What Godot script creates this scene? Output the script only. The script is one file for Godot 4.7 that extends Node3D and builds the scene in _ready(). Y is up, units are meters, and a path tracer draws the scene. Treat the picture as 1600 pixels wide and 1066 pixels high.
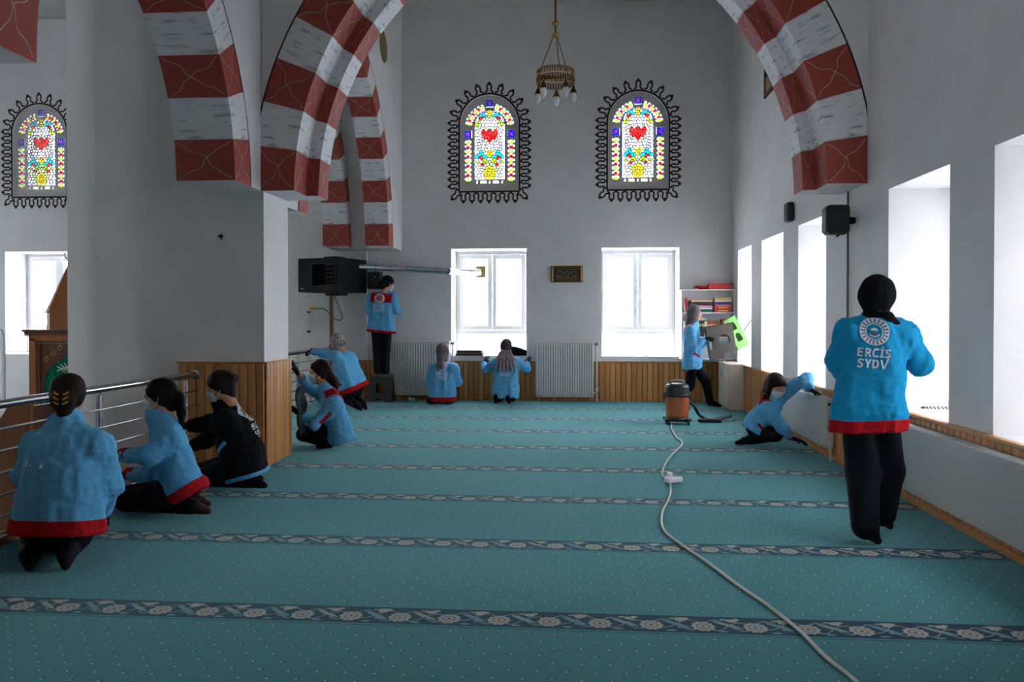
extends Node3D
# A mosque gallery being cleaned: room axes, metres; the photographer stands at z = 0 and looks towards -z.

const XR := 2.645      # inner face of the window wall at the side
const ZB := -13.72     # inner face of the end wall
const CE := 6.82       # ceiling
const HALL := -1.0     # floor of the lower prayer hall beyond the railing
const EYE := 1.45
var M := {}
var J := {}
var taken := {}
var rng := RandomNumberGenerator.new()

func _ready() -> void:
	rng.seed = 7
	camera_and_light()
	materials()
	structure()
	arches()
	windows()
	furnishings()
	people()

func camera_and_light() -> void:
	var f := 1244.0
	var yaw := atan(98.0 / f)
	var pitch := deg_to_rad(0.6)
	var cam := Camera3D.new()
	cam.name = "camera"
	cam.projection = Camera3D.PROJECTION_FRUSTUM
	cam.near = 0.05
	cam.far = 200.0
	cam.size = 1066.0 / f * cam.near
	cam.frustum_offset = Vector2(0.0, -(533.0 - f * tan(pitch) - 495.0) / f * cam.near)
	add_child(cam)
	cam.position = Vector3(0, EYE, 0)
	cam.rotation = Vector3(-pitch, yaw, 0)
	cam.current = true
	var sky_mat := ProceduralSkyMaterial.new()
	sky_mat.sky_top_color = Color(0.90, 0.93, 1.0)
	sky_mat.sky_horizon_color = Color(0.95, 0.965, 1.0)
	sky_mat.ground_horizon_color = Color(0.96, 0.96, 1.0)
	sky_mat.ground_bottom_color = Color(0.80, 0.82, 0.86)
	sky_mat.sky_energy_multiplier = 3.9
	sky_mat.ground_energy_multiplier = 2.8
	var sky := Sky.new()
	sky.sky_material = sky_mat
	var env := Environment.new()
	env.background_mode = Environment.BG_SKY
	env.sky = sky
	env.tonemap_mode = Environment.TONE_MAPPER_LINEAR
	env.tonemap_exposure = 1.0
	env.sdfgi_enabled = true
	env.ssao_enabled = true
	env.ssil_enabled = true
	var we := WorldEnvironment.new()
	we.name = "surroundings"
	we.environment = env
	add_child(we)

# ---------------------------------------------------------------- naming
func numbered(called: String) -> String:
	if not taken.has(called):
		taken[called] = 0
		return called
	taken[called] += 1
	return "%s_%03d" % [called, taken[called]]

func tag(o: Node, label: String, category: String, group := "") -> Node:
	o.set_meta("label", label)
	o.set_meta("category", category)
	if group:
		o.set_meta("group", group)
	return o

func thing(called: String, at: Vector3, label: String, category: String, group := "", turn := 0.0) -> Node3D:
	var o := Node3D.new()
	o.name = numbered(called)
	add_child(o)
	o.position = at
	o.rotation.y = turn
	tag(o, label, category, group)
	return o

func begin() -> SurfaceTool:
	var st := SurfaceTool.new()
	st.begin(Mesh.PRIMITIVE_TRIANGLES)
	return st

func put(st, called: String, m: Material, parent: Node = self) -> MeshInstance3D:
	var o := MeshInstance3D.new()
	o.name = numbered(called) if parent == self else called
	o.mesh = st.commit() if st is SurfaceTool else st
	if o.mesh.get_surface_count():
		o.material_override = m
	parent.add_child(o, true)
	return o

func struct(st, called: String, m: Material) -> MeshInstance3D:
	var o := put(st, called, m)
	o.set_meta("kind", "structure")
	return o

func struct_node(called: String, at := Vector3.ZERO) -> Node3D:
	var o := Node3D.new()
	o.name = numbered(called)
	add_child(o)
	o.position = at
	o.set_meta("kind", "structure")
	return o

# ---------------------------------------------------------------- shapes
func tri(st: SurfaceTool, a: Vector3, b: Vector3, c: Vector3, n: Vector3) -> void:
	st.set_normal(n)
	if (b - a).cross(c - a).dot(n) > 0.0:
		st.add_vertex(a); st.set_normal(n); st.add_vertex(c); st.set_normal(n); st.add_vertex(b)
	else:
		st.add_vertex(a); st.set_normal(n); st.add_vertex(b); st.set_normal(n); st.add_vertex(c)

func quad(st: SurfaceTool, a: Vector3, b: Vector3, c: Vector3, d: Vector3, n: Vector3) -> void:
	var e := (b - a).cross(c - a)
	if e.length_squared() < 1e-14:
		e = (c - a).cross(d - a)
	var m := e.normalized()
	if m.dot(n) < 0.0:
		m = -m
	tri(st, a, b, c, m)
	tri(st, a, c, d, m)

func quad_uv(st: SurfaceTool, p: Array, uv: Array, n: Vector3) -> void:
	var m: Vector3 = (p[1] - p[0]).cross(p[2] - p[0]).normalized()
	var order := [0, 1, 2, 0, 2, 3]
	if m.dot(n) > 0.0:
		order = [0, 2, 1, 0, 3, 2]
	else:
		m = -m
	for i in order:
		st.set_normal(m)
		st.set_uv(uv[i])
		st.add_vertex(p[i])

func box(st: SurfaceTool, lo: Vector3, hi: Vector3, bev := 0.0, xf := Transform3D.IDENTITY) -> void:
	var c := (lo + hi) * 0.5
	var h := (hi - lo) * 0.5
	var b := minf(bev, minf(h.x, minf(h.y, h.z)) * 0.9)
	var bs := xf.basis
	for ax in 3:
		var u := (ax + 1) % 3
		var v := (ax + 2) % 3
		for s: float in [-1.0, 1.0]:
			var n := Vector3.ZERO
			n[ax] = s
			var pts := []
			for k in [[-1, -1], [1, -1], [1, 1], [-1, 1]]:
				var p := Vector3.ZERO
				p[ax] = s * h[ax]
				p[u] = k[0] * (h[u] - b)
				p[v] = k[1] * (h[v] - b)
				pts.append(xf * (c + p))
			quad(st, pts[0], pts[1], pts[2], pts[3], bs * n)
	if b <= 0.0:
		return
	for ax in 3:
		var u := (ax + 1) % 3
		var v := (ax + 2) % 3
		for su: float in [-1.0, 1.0]:
			for sv: float in [-1.0, 1.0]:
				var pts := []
				for k in [[-1, 0], [1, 0], [1, 1], [-1, 1]]:
					var p := Vector3.ZERO
					p[ax] = k[0] * (h[ax] - b)
					p[u] = su * (h[u] - (0.0 if k[1] == 0 else b))
					p[v] = sv * (h[v] - (b if k[1] == 0 else 0.0))
					pts.append(xf * (c + p))
				var n := Vector3.ZERO
				n[u] = su
				n[v] = sv
				quad(st, pts[0], pts[1], pts[2], pts[3], bs * n)
	for sx: float in [-1.0, 1.0]:
		for sy: float in [-1.0, 1.0]:
			for sz: float in [-1.0, 1.0]:
				var s := Vector3(sx, sy, sz)
				tri(st, xf * (c + s * Vector3(h.x, h.y - b, h.z - b)), xf * (c + s * Vector3(h.x - b, h.y, h.z - b)), xf * (c + s * Vector3(h.x - b, h.y - b, h.z)), (bs * s).normalized())

func boxm(lo: Vector3, hi: Vector3, bev := 0.0, xf := Transform3D.IDENTITY) -> SurfaceTool:
	var st := begin()
	box(st, lo, hi, bev, xf)
	return st

# a tube along points, radius r (or one radius per point)
func tube(st: SurfaceTool, pts: Array, r, sides := 10, caps := true) -> void:
	var n := pts.size()
	var rings := []
	var dirs := []
	var up := Vector3.UP
	var first: Vector3 = (pts[1] - pts[0]).normalized()
	if absf(first.dot(up)) > 0.9:
		up = Vector3.RIGHT
	var side := first.cross(up).normalized()
	for i in n:
		var d: Vector3
		if i == 0:
			d = pts[1] - pts[0]
		elif i == n - 1:
			d = pts[n - 1] - pts[n - 2]
		else:
			d = (pts[i + 1] - pts[i]).normalized() + (pts[i] - pts[i - 1]).normalized()
		d = d.normalized()
		side = (side - d * side.dot(d)).normalized()
		var other := d.cross(side)
		var rr: float = r[i] if r is Array else r
		var ring := []
		var nr := []
		for k in sides:
			var a := TAU * k / sides
			var v := side * cos(a) + other * sin(a)
			nr.append(v)
			ring.append(pts[i] + v * rr)
		rings.append(ring)
		dirs.append(nr)
	for i in n - 1:
		for k in sides:
			var k2 := (k + 1) % sides
			smooth_quad(st, rings[i][k], rings[i][k2], rings[i + 1][k2], rings[i + 1][k], dirs[i][k], dirs[i][k2], dirs[i + 1][k2], dirs[i + 1][k])
	if caps:
		for e in [0, n - 1]:
			var nn: Vector3 = (pts[0] - pts[1]).normalized() if e == 0 else (pts[n - 1] - pts[n - 2]).normalized()
			for k in sides:
				tri(st, pts[e], rings[e][k], rings[e][(k + 1) % sides], nn)

func smooth_quad(st: SurfaceTool, a: Vector3, b: Vector3, c: Vector3, d: Vector3, na: Vector3, nb: Vector3, nc: Vector3, nd: Vector3) -> void:
	var e := (b - a).cross(c - a)
	if e.length_squared() < 1e-16:
		e = (c - a).cross(d - a)
	var seq := [[a, na], [b, nb], [c, nc], [a, na], [c, nc], [d, nd]]
	if e.dot(na + nc) > 0.0:
		seq = [[a, na], [c, nc], [b, nb], [a, na], [d, nd], [c, nc]]
	for s in seq:
		st.set_normal(s[1])
		st.add_vertex(s[0])

# profile: Vector2(radius, height) from bottom to top, turned about the y axis of xf
func lathe(st: SurfaceTool, profile: Array, sides := 20, xf := Transform3D.IDENTITY) -> void:
	var n := profile.size()
	for i in n - 1:
		var p: Vector2 = profile[i]
		var q: Vector2 = profile[i + 1]
		var t := q - p
		var nn := Vector2(t.y, -t.x).normalized()
		for k in sides:
			var a := TAU * k / sides
			var b := TAU * (k + 1) / sides
			var ca := Vector3(cos(a), 0, sin(a))
			var cb := Vector3(cos(b), 0, sin(b))
			var y1 := Vector3.UP * p.y
			var y2 := Vector3.UP * q.y
			var na := xf.basis * (ca * nn.x + Vector3.UP * nn.y)
			var nb := xf.basis * (cb * nn.x + Vector3.UP * nn.y)
			smooth_quad(st, xf * (ca * p.x + y1), xf * (cb * p.x + y1), xf * (cb * q.x + y2), xf * (ca * q.x + y2), na, nb, nb, na)

func ball(st: SurfaceTool, c: Vector3, r: Vector3, sides := 14, rings := 8, bas := Basis.IDENTITY) -> void:
	for i in rings:
		var t0 := PI * i / rings - PI / 2
		var t1 := PI * (i + 1) / rings - PI / 2
		for k in sides:
			var a := TAU * k / sides
			var b := TAU * (k + 1) / sides
			var q := [Vector3(cos(t0) * cos(a), sin(t0), cos(t0) * sin(a)), Vector3(cos(t0) * cos(b), sin(t0), cos(t0) * sin(b)), Vector3(cos(t1) * cos(b), sin(t1), cos(t1) * sin(b)), Vector3(cos(t1) * cos(a), sin(t1), cos(t1) * sin(a))]
			var nn := []
			for v in q:
				nn.append((bas * (v / r)).normalized())
			smooth_quad(st, c + bas * (q[0] * r), c + bas * (q[1] * r), c + bas * (q[2] * r), c + bas * (q[3] * r), nn[0], nn[1], nn[2], nn[3])

# a flat outline (counter-clockwise or not) in the xy plane of xf, given thickness towards its -z
func slab(st: SurfaceTool, outline: PackedVector2Array, thick: float, xf := Transform3D.IDENTITY) -> void:
	var idx := Geometry2D.triangulate_polygon(outline)
	var n := outline.size()
	for i in range(0, idx.size(), 3):
		var p := []
		for k in 3:
			var v := outline[idx[i + k]]
			p.append(v)
		tri(st, xf * Vector3(p[0].x, p[0].y, 0), xf * Vector3(p[1].x, p[1].y, 0), xf * Vector3(p[2].x, p[2].y, 0), xf.basis.z.normalized())
		if thick > 0.0:
			tri(st, xf * Vector3(p[0].x, p[0].y, -thick), xf * Vector3(p[1].x, p[1].y, -thick), xf * Vector3(p[2].x, p[2].y, -thick), -xf.basis.z.normalized())
	if thick > 0.0:
		var ccw := not Geometry2D.is_polygon_clockwise(outline)
		for i in n:
			var a := outline[i]
			var b := outline[(i + 1) % n]
			var d := b - a
			var nn := Vector3(d.y, -d.x, 0) * (1.0 if ccw else -1.0)
			quad(st, xf * Vector3(a.x, a.y, 0), xf * Vector3(b.x, b.y, 0), xf * Vector3(b.x, b.y, -thick), xf * Vector3(a.x, a.y, -thick), xf.basis * nn)

# a flat stroke of width w along points in the plane of xf, lifted by z
func stroke(st: SurfaceTool, pts: Array, w: float, xf: Transform3D, closed := false) -> void:
	var n := pts.size()
	var left := []
	var right := []
	for i in n:
		var a: Vector2 = pts[(i - 1 + n) % n] if (closed or i > 0) else pts[i]
		var b: Vector2 = pts[(i + 1) % n] if (closed or i < n - 1) else pts[i]
		var d := (b - a).normalized()
		var s := Vector2(-d.y, d.x) * w * 0.5
		left.append(pts[i] + s)
		right.append(pts[i] - s)
	for i in (n if closed else n - 1):
		var k := (i + 1) % n
		quad(st, xf * v3(left[i]), xf * v3(left[k]), xf * v3(right[k]), xf * v3(right[i]), xf.basis.z.normalized())

func v3(p: Vector2) -> Vector3:
	return Vector3(p.x, p.y, 0)

# a wall in the (u, v) plane of xf (its z axis points into the room), t thick behind it; holes = [{u0, u1, lo, hi, at: Callable or null}]
func pierced(st: SurfaceTool, u0: float, u1: float, v0: float, v1: float, t: float, xf: Transform3D, holes: Array) -> void:
	var cuts := [u0, u1]
	for h in holes:
		var steps: int = h.get("steps", 1)
		for i in steps + 1:
			cuts.append(clampf(lerpf(h.u0, h.u1, float(i) / steps), u0, u1))
	cuts.sort()
	var seq := []
	for c in cuts:
		if seq.is_empty() or c - seq[-1] > 1e-4:
			seq.append(c)
	for i in seq.size() - 1:
		var a: float = seq[i]
		var b: float = seq[i + 1]
		var mid := (a + b) * 0.5
		var inside := []
		for h in holes:
			if mid > h.u0 and mid < h.u1:
				inside.append(h)
		inside.sort_custom(func(p, q): return p.lo < q.lo)
		var la := v0
		var lb := v0
		for h in inside:
			var ta: float = h.at.call(a) if h.has("at") else h.hi
			var tb: float = h.at.call(b) if h.has("at") else h.hi
			if h.lo > minf(la, lb) + 1e-5:
				both(st, a, b, la, lb, h.lo, h.lo, t, xf)
				quad(st, xf * Vector3(a, h.lo, 0), xf * Vector3(b, h.lo, 0), xf * Vector3(b, h.lo, -t), xf * Vector3(a, h.lo, -t), xf.basis.y)
			quad(st, xf * Vector3(a, ta, 0), xf * Vector3(b, tb, 0), xf * Vector3(b, tb, -t), xf * Vector3(a, ta, -t), -xf.basis.y)
			la = ta
			lb = tb
		both(st, a, b, la, lb, v1, v1, t, xf)
	for h in holes:
		for e in [h.u0, h.u1]:
			if e <= u0 + 1e-4 or e >= u1 - 1e-4:
				continue
			var top: float = h.at.call(e) if h.has("at") else h.hi
			var bot := maxf(h.lo, v0)
			if top - bot > 1e-4:
				quad(st, xf * Vector3(e, bot, 0), xf * Vector3(e, top, 0), xf * Vector3(e, top, -t), xf * Vector3(e, bot, -t), xf.basis.x * (1.0 if e == h.u0 else -1.0))
	for e in [u0, u1]:
		var low := v0
		for h in holes:
			if e > h.u0 - 1e-4 and e < h.u1 + 1e-4 and h.lo <= v0:
				low = h.at.call(e) if h.has("at") else h.hi
		quad(st, xf * Vector3(e, low, 0), xf * Vector3(e, v1, 0), xf * Vector3(e, v1, -t), xf * Vector3(e, low, -t), xf.basis.x * (-1.0 if e == u0 else 1.0))
	quad(st, xf * Vector3(u0, v1, 0), xf * Vector3(u1, v1, 0), xf * Vector3(u1, v1, -t), xf * Vector3(u0, v1, -t), xf.basis.y)

func both(st: SurfaceTool, a: float, b: float, la: float, lb: float, ha: float, hb: float, t: float, xf: Transform3D) -> void:
	if maxf(ha - la, hb - lb) < 1e-5:
		return
	quad(st, xf * Vector3(a, la, 0), xf * Vector3(b, lb, 0), xf * Vector3(b, hb, 0), xf * Vector3(a, ha, 0), xf.basis.z)
	quad(st, xf * Vector3(a, la, -t), xf * Vector3(b, lb, -t), xf * Vector3(b, hb, -t), xf * Vector3(a, ha, -t), -xf.basis.z)

# ---------------------------------------------------------------- materials
func mat(called: String, c: Color, rough := 0.8, metal := 0.0, spec := 0.5) -> StandardMaterial3D:
	var m := StandardMaterial3D.new()
	m.resource_name = called
	m.albedo_color = c
	m.roughness = rough
	m.metallic = metal
	m.metallic_specular = spec
	M[called] = m
	return m

func c8(r: int, g: int, b: int) -> Color:
	return Color8(r, g, b)

func noise_tex(freq: float, a: Color, b: Color, octaves := 4, size := 512, sd := 1) -> NoiseTexture2D:
	var n := FastNoiseLite.new()
	n.seed = sd
	n.frequency = freq
	n.fractal_octaves = octaves
	var t := NoiseTexture2D.new()
	t.width = size
	t.height = size
	t.seamless = true
	t.noise = n
	var g := Gradient.new()
	g.set_color(0, a)
	g.set_color(1, b)
	t.color_ramp = g
	return t

func grey_noise(freq: float, sd := 3, octaves := 3) -> NoiseTexture2D:
	return noise_tex(freq, Color.BLACK, Color.WHITE, octaves, 512, sd)

func over(m: StandardMaterial3D, tex: Texture2D, scale: float, world := true) -> StandardMaterial3D:
	m.albedo_texture = tex
	m.uv1_triplanar = true
	m.uv1_world_triplanar = world
	m.uv1_scale = Vector3.ONE * scale
	return m

func relief(m: StandardMaterial3D, tex: Texture2D, cm: float) -> StandardMaterial3D:
	m.heightmap_enabled = true
	m.heightmap_texture = tex
	m.heightmap_scale = cm
	return m

# planks: the grain runs along v
func wood_image(sd: int, a: Color, b: Color) -> ImageTexture:
	var n := FastNoiseLite.new()
	n.seed = sd
	n.frequency = 0.02
	n.fractal_octaves = 4
	var w := 256
	var im := Image.create(w, w, false, Image.FORMAT_RGB8)
	for y in w:
		for x in w:
			var u := cos(TAU * x / w) * 60.0
			var v := sin(TAU * x / w) * 60.0
			var p := n.get_noise_3d(u, v, absf(y - 128.0) * 0.22) * 0.5 + 0.5
			var fine := n.get_noise_3d(u * 5.0, v * 5.0, absf(y - 128.0) * 0.4 + 500.0) * 0.5 + 0.5
			im.set_pixel(x, y, a.lerp(b, clampf(p * 0.75 + fine * 0.25, 0, 1)))
	return ImageTexture.create_from_image(im)

func materials() -> void:
	var plaster := over(mat("white_paint", Color.WHITE, 0.75, 0.0, 0.35), noise_tex(0.006, c8(218, 215, 210), c8(229, 226, 222), 5, 512, 11), 0.35)
	relief(plaster, grey_noise(0.05, 5), 0.15)
	mat("render_grey", c8(150, 146, 142), 0.9)
	mat("snow", c8(236, 238, 242), 0.9)
	mat("ceiling_paint", c8(196, 192, 184), 0.85)
	for k in 3:
		var w := mat("pine%d" % k, Color.WHITE, 0.42, 0.0, 0.5)
		over(w, wood_image(20 + k, [c8(172, 112, 56), c8(160, 102, 50), c8(184, 124, 66)][k], [c8(206, 146, 84), c8(194, 134, 76), c8(216, 158, 94)][k]), 1.3)
	over(mat("dark_pine", Color.WHITE, 0.5), wood_image(31, c8(92, 52, 24), c8(124, 74, 36)), 1.2)
	over(mat("minbar_wood", Color.WHITE, 0.4), wood_image(33, c8(128, 72, 34), c8(166, 100, 52)), 0.9)
	over(mat("minbar_dark", Color.WHITE, 0.4), wood_image(35, c8(74, 38, 20), c8(100, 56, 30)), 0.9)
	mat("groove", c8(46, 26, 13), 0.9)
	mat("pvc", c8(236, 236, 234), 0.35)
	mat("gasket", c8(70, 70, 72), 0.6)
	var glass := mat("pane", Color(1, 1, 1, 0.06), 0.03)
	glass.transparency = BaseMaterial3D.TRANSPARENCY_ALPHA
	var steel := mat("steel", c8(196, 196, 198), 0.22, 1.0)
	relief(steel, grey_noise(0.2, 9), 0.02)
	mat("chrome", c8(215, 216, 218), 0.12, 1.0)
	mat("brass", c8(176, 124, 52), 0.3, 1.0)
	mat("dark_brass", c8(112, 76, 34), 0.4, 0.9)
	mat("black_metal", c8(17, 18, 20), 0.6, 0.0, 0.3)
	mat("black_plastic", c8(20, 20, 21), 0.5)
	mat("grille_black", c8(10, 10, 10), 0.7)
	mat("radiator", c8(208, 208, 200), 0.4)
	mat("radiator_shaded", c8(182, 182, 174), 0.4)  # darker copy of the radiator paint, with shade put into the colour
	mat("grey_plastic", c8(112, 106, 98), 0.55)
	mat("dark_grey_plastic", c8(62, 58, 54), 0.6)
	mat("green_plastic", c8(140, 206, 104), 0.45)
	mat("dark_green_plastic", c8(52, 100, 46), 0.5)
	mat("red_plastic", c8(196, 28, 30), 0.45)
	mat("orange_plastic", c8(176, 92, 50), 0.4)
	mat("laminate", c8(196, 184, 164), 0.5)
	mat("shelf_white", c8(232, 232, 230), 0.5)
	mat("cable", c8(206, 204, 192), 0.5)
	mat("brown_pipe", c8(86, 42, 30), 0.5)
	mat("hose", c8(120, 120, 96), 0.5)
	mat("yellow_brass", c8(190, 160, 60), 0.4, 0.6)
	mat("dark_paint", c8(44, 22, 22), 0.8)
	mat("ornament_red", c8(84, 26, 26), 0.8)
	mat("outline_paint", c8(30, 22, 20), 0.8)
	mat("conduit_grey", c8(84, 86, 84), 0.6)
	mat("bead_brown", c8(74, 30, 26), 0.4)
	mat("paper", c8(226, 218, 200), 0.9)
	mat("frosted", c8(232, 230, 224), 0.25)
	M["frosted"].backlight_enabled = true
	M["frosted"].backlight = Color(0.6, 0.6, 0.6)
	mat("olive_sheet", c8(150, 140, 74), 0.5)
	mat("white_tube", c8(232, 230, 226), 0.35)
	mat("gold", c8(196, 150, 70), 0.35, 0.8)
	mat("picture_black", c8(22, 24, 22), 0.5)
	mat("picture_gold", c8(150, 128, 66), 0.6)
	var fleece_bump := grey_noise(0.12, 14, 3)
	var dye := {"blue_fleece": c8(100, 172, 214), "teal_fleece": c8(30, 146, 192), "red_fleece": c8(176, 26, 34), "black_fleece": c8(22, 22, 24), "black_cloth": c8(19, 19, 21), "navy_cloth": c8(24, 26, 34), "grey_rag": c8(64, 64, 68), "scarf_grey": c8(118, 108, 106), "scarf_dark": c8(72, 62, 62), "green_cloth": c8(16, 104, 76), "rug_brown": c8(84, 60, 48)}
	for k in dye:
		var m := mat(k, dye[k], 0.95, 0.0, 0.2)
		m.rim_enabled = true
		m.rim = 0.35
		m.rim_tint = 0.8
		m.uv1_triplanar = true
		m.uv1_scale = Vector3.ONE * 3.0
		relief(m, fleece_bump, 0.25)
	mat("print_white", c8(220, 227, 232), 0.8)
	mat("print_red", c8(120, 96, 116), 0.8)
	mat("mask_cloth", c8(206, 222, 222), 0.85)
	var skin := mat("body_colours", Color.WHITE, 0.6)
	skin.vertex_color_use_as_albedo = true
	skin.metallic_specular = 0.25
	var hair := mat("hair_brown", c8(34, 20, 14), 0.62, 0.0, 0.25)
	relief(hair, grey_noise(0.3, 22), 0.2)
	hair.uv1_triplanar = true
	hair.uv1_scale = Vector3(14, 1.5, 14)
	var hair2: StandardMaterial3D = hair.duplicate()
	hair2.albedo_color = c8(14, 11, 10)
	M["hair_black"] = hair2
	var zebra := mat("scarf_pattern", Color.WHITE, 0.9)
	over(zebra, noise_tex(0.03, c8(20, 18, 18), c8(214, 206, 200), 2, 256, 41), 5.0, false)
	var zt: NoiseTexture2D = zebra.albedo_texture
	zt.color_ramp.interpolation_mode = Gradient.GRADIENT_INTERPOLATE_CONSTANT
	zt.color_ramp.add_point(0.52, c8(206, 198, 192))
	var mottled := mat("scarf_mottled", Color.WHITE, 0.9)
	over(mottled, noise_tex(0.05, c8(40, 34, 36), c8(150, 138, 138), 4, 256, 43), 4.0, false)
	var striped := mat("scarf_striped", Color.WHITE, 0.9)
	over(striped, noise_tex(0.02, c8(66, 56, 58), c8(186, 172, 170), 3, 256, 47), 1.0, false)
	striped.uv1_scale = Vector3(9, 1.2, 9)
	var tinted := StandardMaterial3D.new()
	tinted.resource_name = "coloured_glass"
	tinted.vertex_color_use_as_albedo = true
	tinted.refraction_enabled = true
	tinted.refraction_scale = 0.004
	tinted.albedo_color = Color(1, 1, 1, 0.0)
	tinted.roughness = 0.0
	M["coloured_glass"] = tinted
	mat("lattice_plaster", c8(198, 194, 186), 0.85)
	for k in 2:
		var r := mat("red_stone%d" % k, Color.WHITE, 0.6)
		r.albedo_texture = red_block(60 + k)
		var s := mat("white_stone%d" % k, Color.WHITE, 0.6)
		s.albedo_texture = white_block(70 + k)
	var carpet := mat("carpet", Color(0.5, 1.0, 1.0).linear_to_srgb(), 0.97, 0.0, 0.15)
	carpet.albedo_texture = carpet_image()
	carpet.rim_enabled = true
	carpet.rim = 0.5
	carpet.rim_tint = 1.0

# painted red voussoir: pale cracks crossing, each with a dark edge
func red_block(sd: int) -> ImageTexture:
	var w := 256
	var n := FastNoiseLite.new()
	n.seed = sd
	n.frequency = 0.012
	var im := Image.create(w, w, false, Image.FORMAT_RGB8)
	for y in w:
		for x in w:
			var t := n.get_noise_2d(x * 2.0, y * 2.0) * 0.5 + 0.5
			im.set_pixel(x, y, c8(146, 56, 44).lerp(c8(162, 66, 51), t))
	var r := RandomNumberGenerator.new()
	r.seed = sd
	for line in [[Vector2(12, 14), Vector2(244, 242)], [Vector2(240, 12), Vector2(14, 244)]]:
		var a: Vector2 = line[0]
		var b: Vector2 = line[1]
		var side := (b - a).orthogonal().normalized()
		var ph := r.randf() * TAU
		for i in 420:
			var t := i / 419.0
			var p := a.lerp(b, t) + side * (sin(t * TAU * 1.3 + ph) * 15.0 + sin(t * TAU * 3.1 + ph * 2.0) * 6.0) * sin(t * PI)
			for dx in range(-3, 4):
				for dy in range(-3, 4):
					var q := Vector2i(int(p.x) + dx, int(p.y) + dy)
					if q.x < 1 or q.y < 1 or q.x > w - 2 or q.y > w - 2:
						continue
					if absi(dx) <= 1 and absi(dy) <= 1:
						im.set_pixelv(q, c8(196, 176, 168))
					elif dx + dy > 2 and im.get_pixelv(q).r < 0.65:
						im.set_pixelv(q, c8(64, 18, 16))
	return ImageTexture.create_from_image(im)

# painted white voussoir: grey brushed streaks
func white_block(sd: int) -> ImageTexture:
	var w := 256
	var n := FastNoiseLite.new()
	n.seed = sd
	n.frequency = 0.01
	n.fractal_octaves = 4
	n.domain_warp_enabled = true
	n.domain_warp_amplitude = 30.0
	var im := Image.create(w, w, false, Image.FORMAT_RGB8)
	for y in w:
		for x in w:
			var t := n.get_noise_2d(x * 0.55, y * 2.6)
			var k := clampf((t - 0.2) * 2.4, 0.0, 1.0)
			im.set_pixel(x, y, c8(224, 224, 222).lerp(c8(128, 130, 136), k * 0.7))
	return ImageTexture.create_from_image(im)

# one repeat of the woven prayer carpet: 0.48 m across, 1.2527 m from row to row
const TILE_W := 0.48
const TILE_H := 1.2527
func carpet_image() -> ImageTexture:
	var px := 1000.0
	var w := int(TILE_W * px)
	var h := int(TILE_H * px)
	var im := Image.create(w, h, false, Image.FORMAT_RGB8)
	var teal := c8(72, 126, 128)
	im.fill(teal)
	var r := RandomNumberGenerator.new()
	r.seed = 5
	for i in 26000:
		var g := r.randf_range(-0.05, 0.05)
		im.fill_rect(Rect2i(r.randi() % w, r.randi() % h, r.randi_range(3, 14), r.randi_range(1, 3)), Color(teal.r + g, teal.g + g, teal.b + g))
	# small flecks in staggered rows: a pale bud with a dark calyx
	var band := 236
	var row := 0
	var y := band + 40
	while y < h - 30:
		for k in 4:
			var x := int((k + (0.5 if row % 2 else 0.0)) * 120.0) + 30
			blot(im, x, y, 7, 6, c8(196, 196, 176))
			blot(im, x + 8, y - 4, 6, 4, c8(28, 62, 72))
			blot(im, x - 6, y - 8, 4, 4, c8(28, 62, 72))
		y += 76
		row += 1
	# the woven border
	im.fill_rect(Rect2i(0, 0, w, band), c8(74, 128, 130))
	im.fill_rect(Rect2i(0, 6, w, band - 30), c8(20, 20, 54))
	im.fill_rect(Rect2i(0, band - 8, w, 8), c8(24, 60, 66))
	var beige := c8(178, 164, 150)
	for k in 2:
		var cx := 120 + k * 240
		for i in 240:
			var t := i / 239.0
			var x := cx - 120 + i
			blot(im, x, int(112 + sin(t * TAU) * 62.0), 4, 5, c8(122, 140, 146))
			blot(im, x, int(112 - sin(t * TAU) * 62.0 * (1.0 if k == 0 else 0.6)), 3, 4, c8(150, 140, 132))
		blot(im, cx, 128, 50, 52, beige)
		blot(im, cx, 128, 34, 36, c8(140, 116, 108))
		blot(im, cx, 128, 24, 26, beige)
		blot(im, cx, 128, 9, 10, c8(92, 74, 84))
		for a in 10:
			var q := Vector2.from_angle(TAU * a / 10.0) * Vector2(46, 48)
			blot(im, cx + int(q.x), 128 + int(q.y), 11, 12, beige)
		# a leaf and a bud between the rosettes
		var lx := cx + 120
		for i in 70:
			var t := i / 69.0
			blot(im, lx - 62 + int(t * 120.0), int(64 + t * 86.0), int(4 + sin(t * PI) * 12.0), int(4 + sin(t * PI) * 11.0), c8(146, 150, 140) if k == 0 else c8(110, 136, 140))
		blot(im, lx + 24, 52, 26, 20, beige)
		blot(im, lx + 48, 36, 16, 12, beige)
		blot(im, lx - 12, 40, 20, 9, c8(168, 146, 132))
		blot(im, lx - 34, 186, 24, 9, c8(108, 150, 154))
	# the material tints its red by half, so the picture holds it doubled
	for yy in h:
		for xx in w:
			var c := im.get_pixel(xx, yy)
			c.r = Color(minf(1.0, c.srgb_to_linear().r * 2.0), 0, 0).linear_to_srgb().r
			im.set_pixel(xx, yy, c)
	return ImageTexture.create_from_image(im)

func blot(im: Image, cx: int, cy: int, rx: int, ry: int, c: Color) -> void:
	var w := im.get_width()
	var h := im.get_height()
	for dy in range(-ry, ry + 1):
		var half := int(rx * sqrt(maxf(0.0, 1.0 - float(dy * dy) / float(ry * ry + 1))))
		var yy := posmod(cy + dy, h)
		var x0 := cx - half
		var x1 := cx + half + 1
		if x0 < 0:
			im.fill_rect(Rect2i(w + x0, yy, -x0, 1), c)
			x0 = 0
		if x1 > w:
			im.fill_rect(Rect2i(0, yy, x1 - w, 1), c)
			x1 = w
		im.fill_rect(Rect2i(x0, yy, x1 - x0, 1), c)

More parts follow.
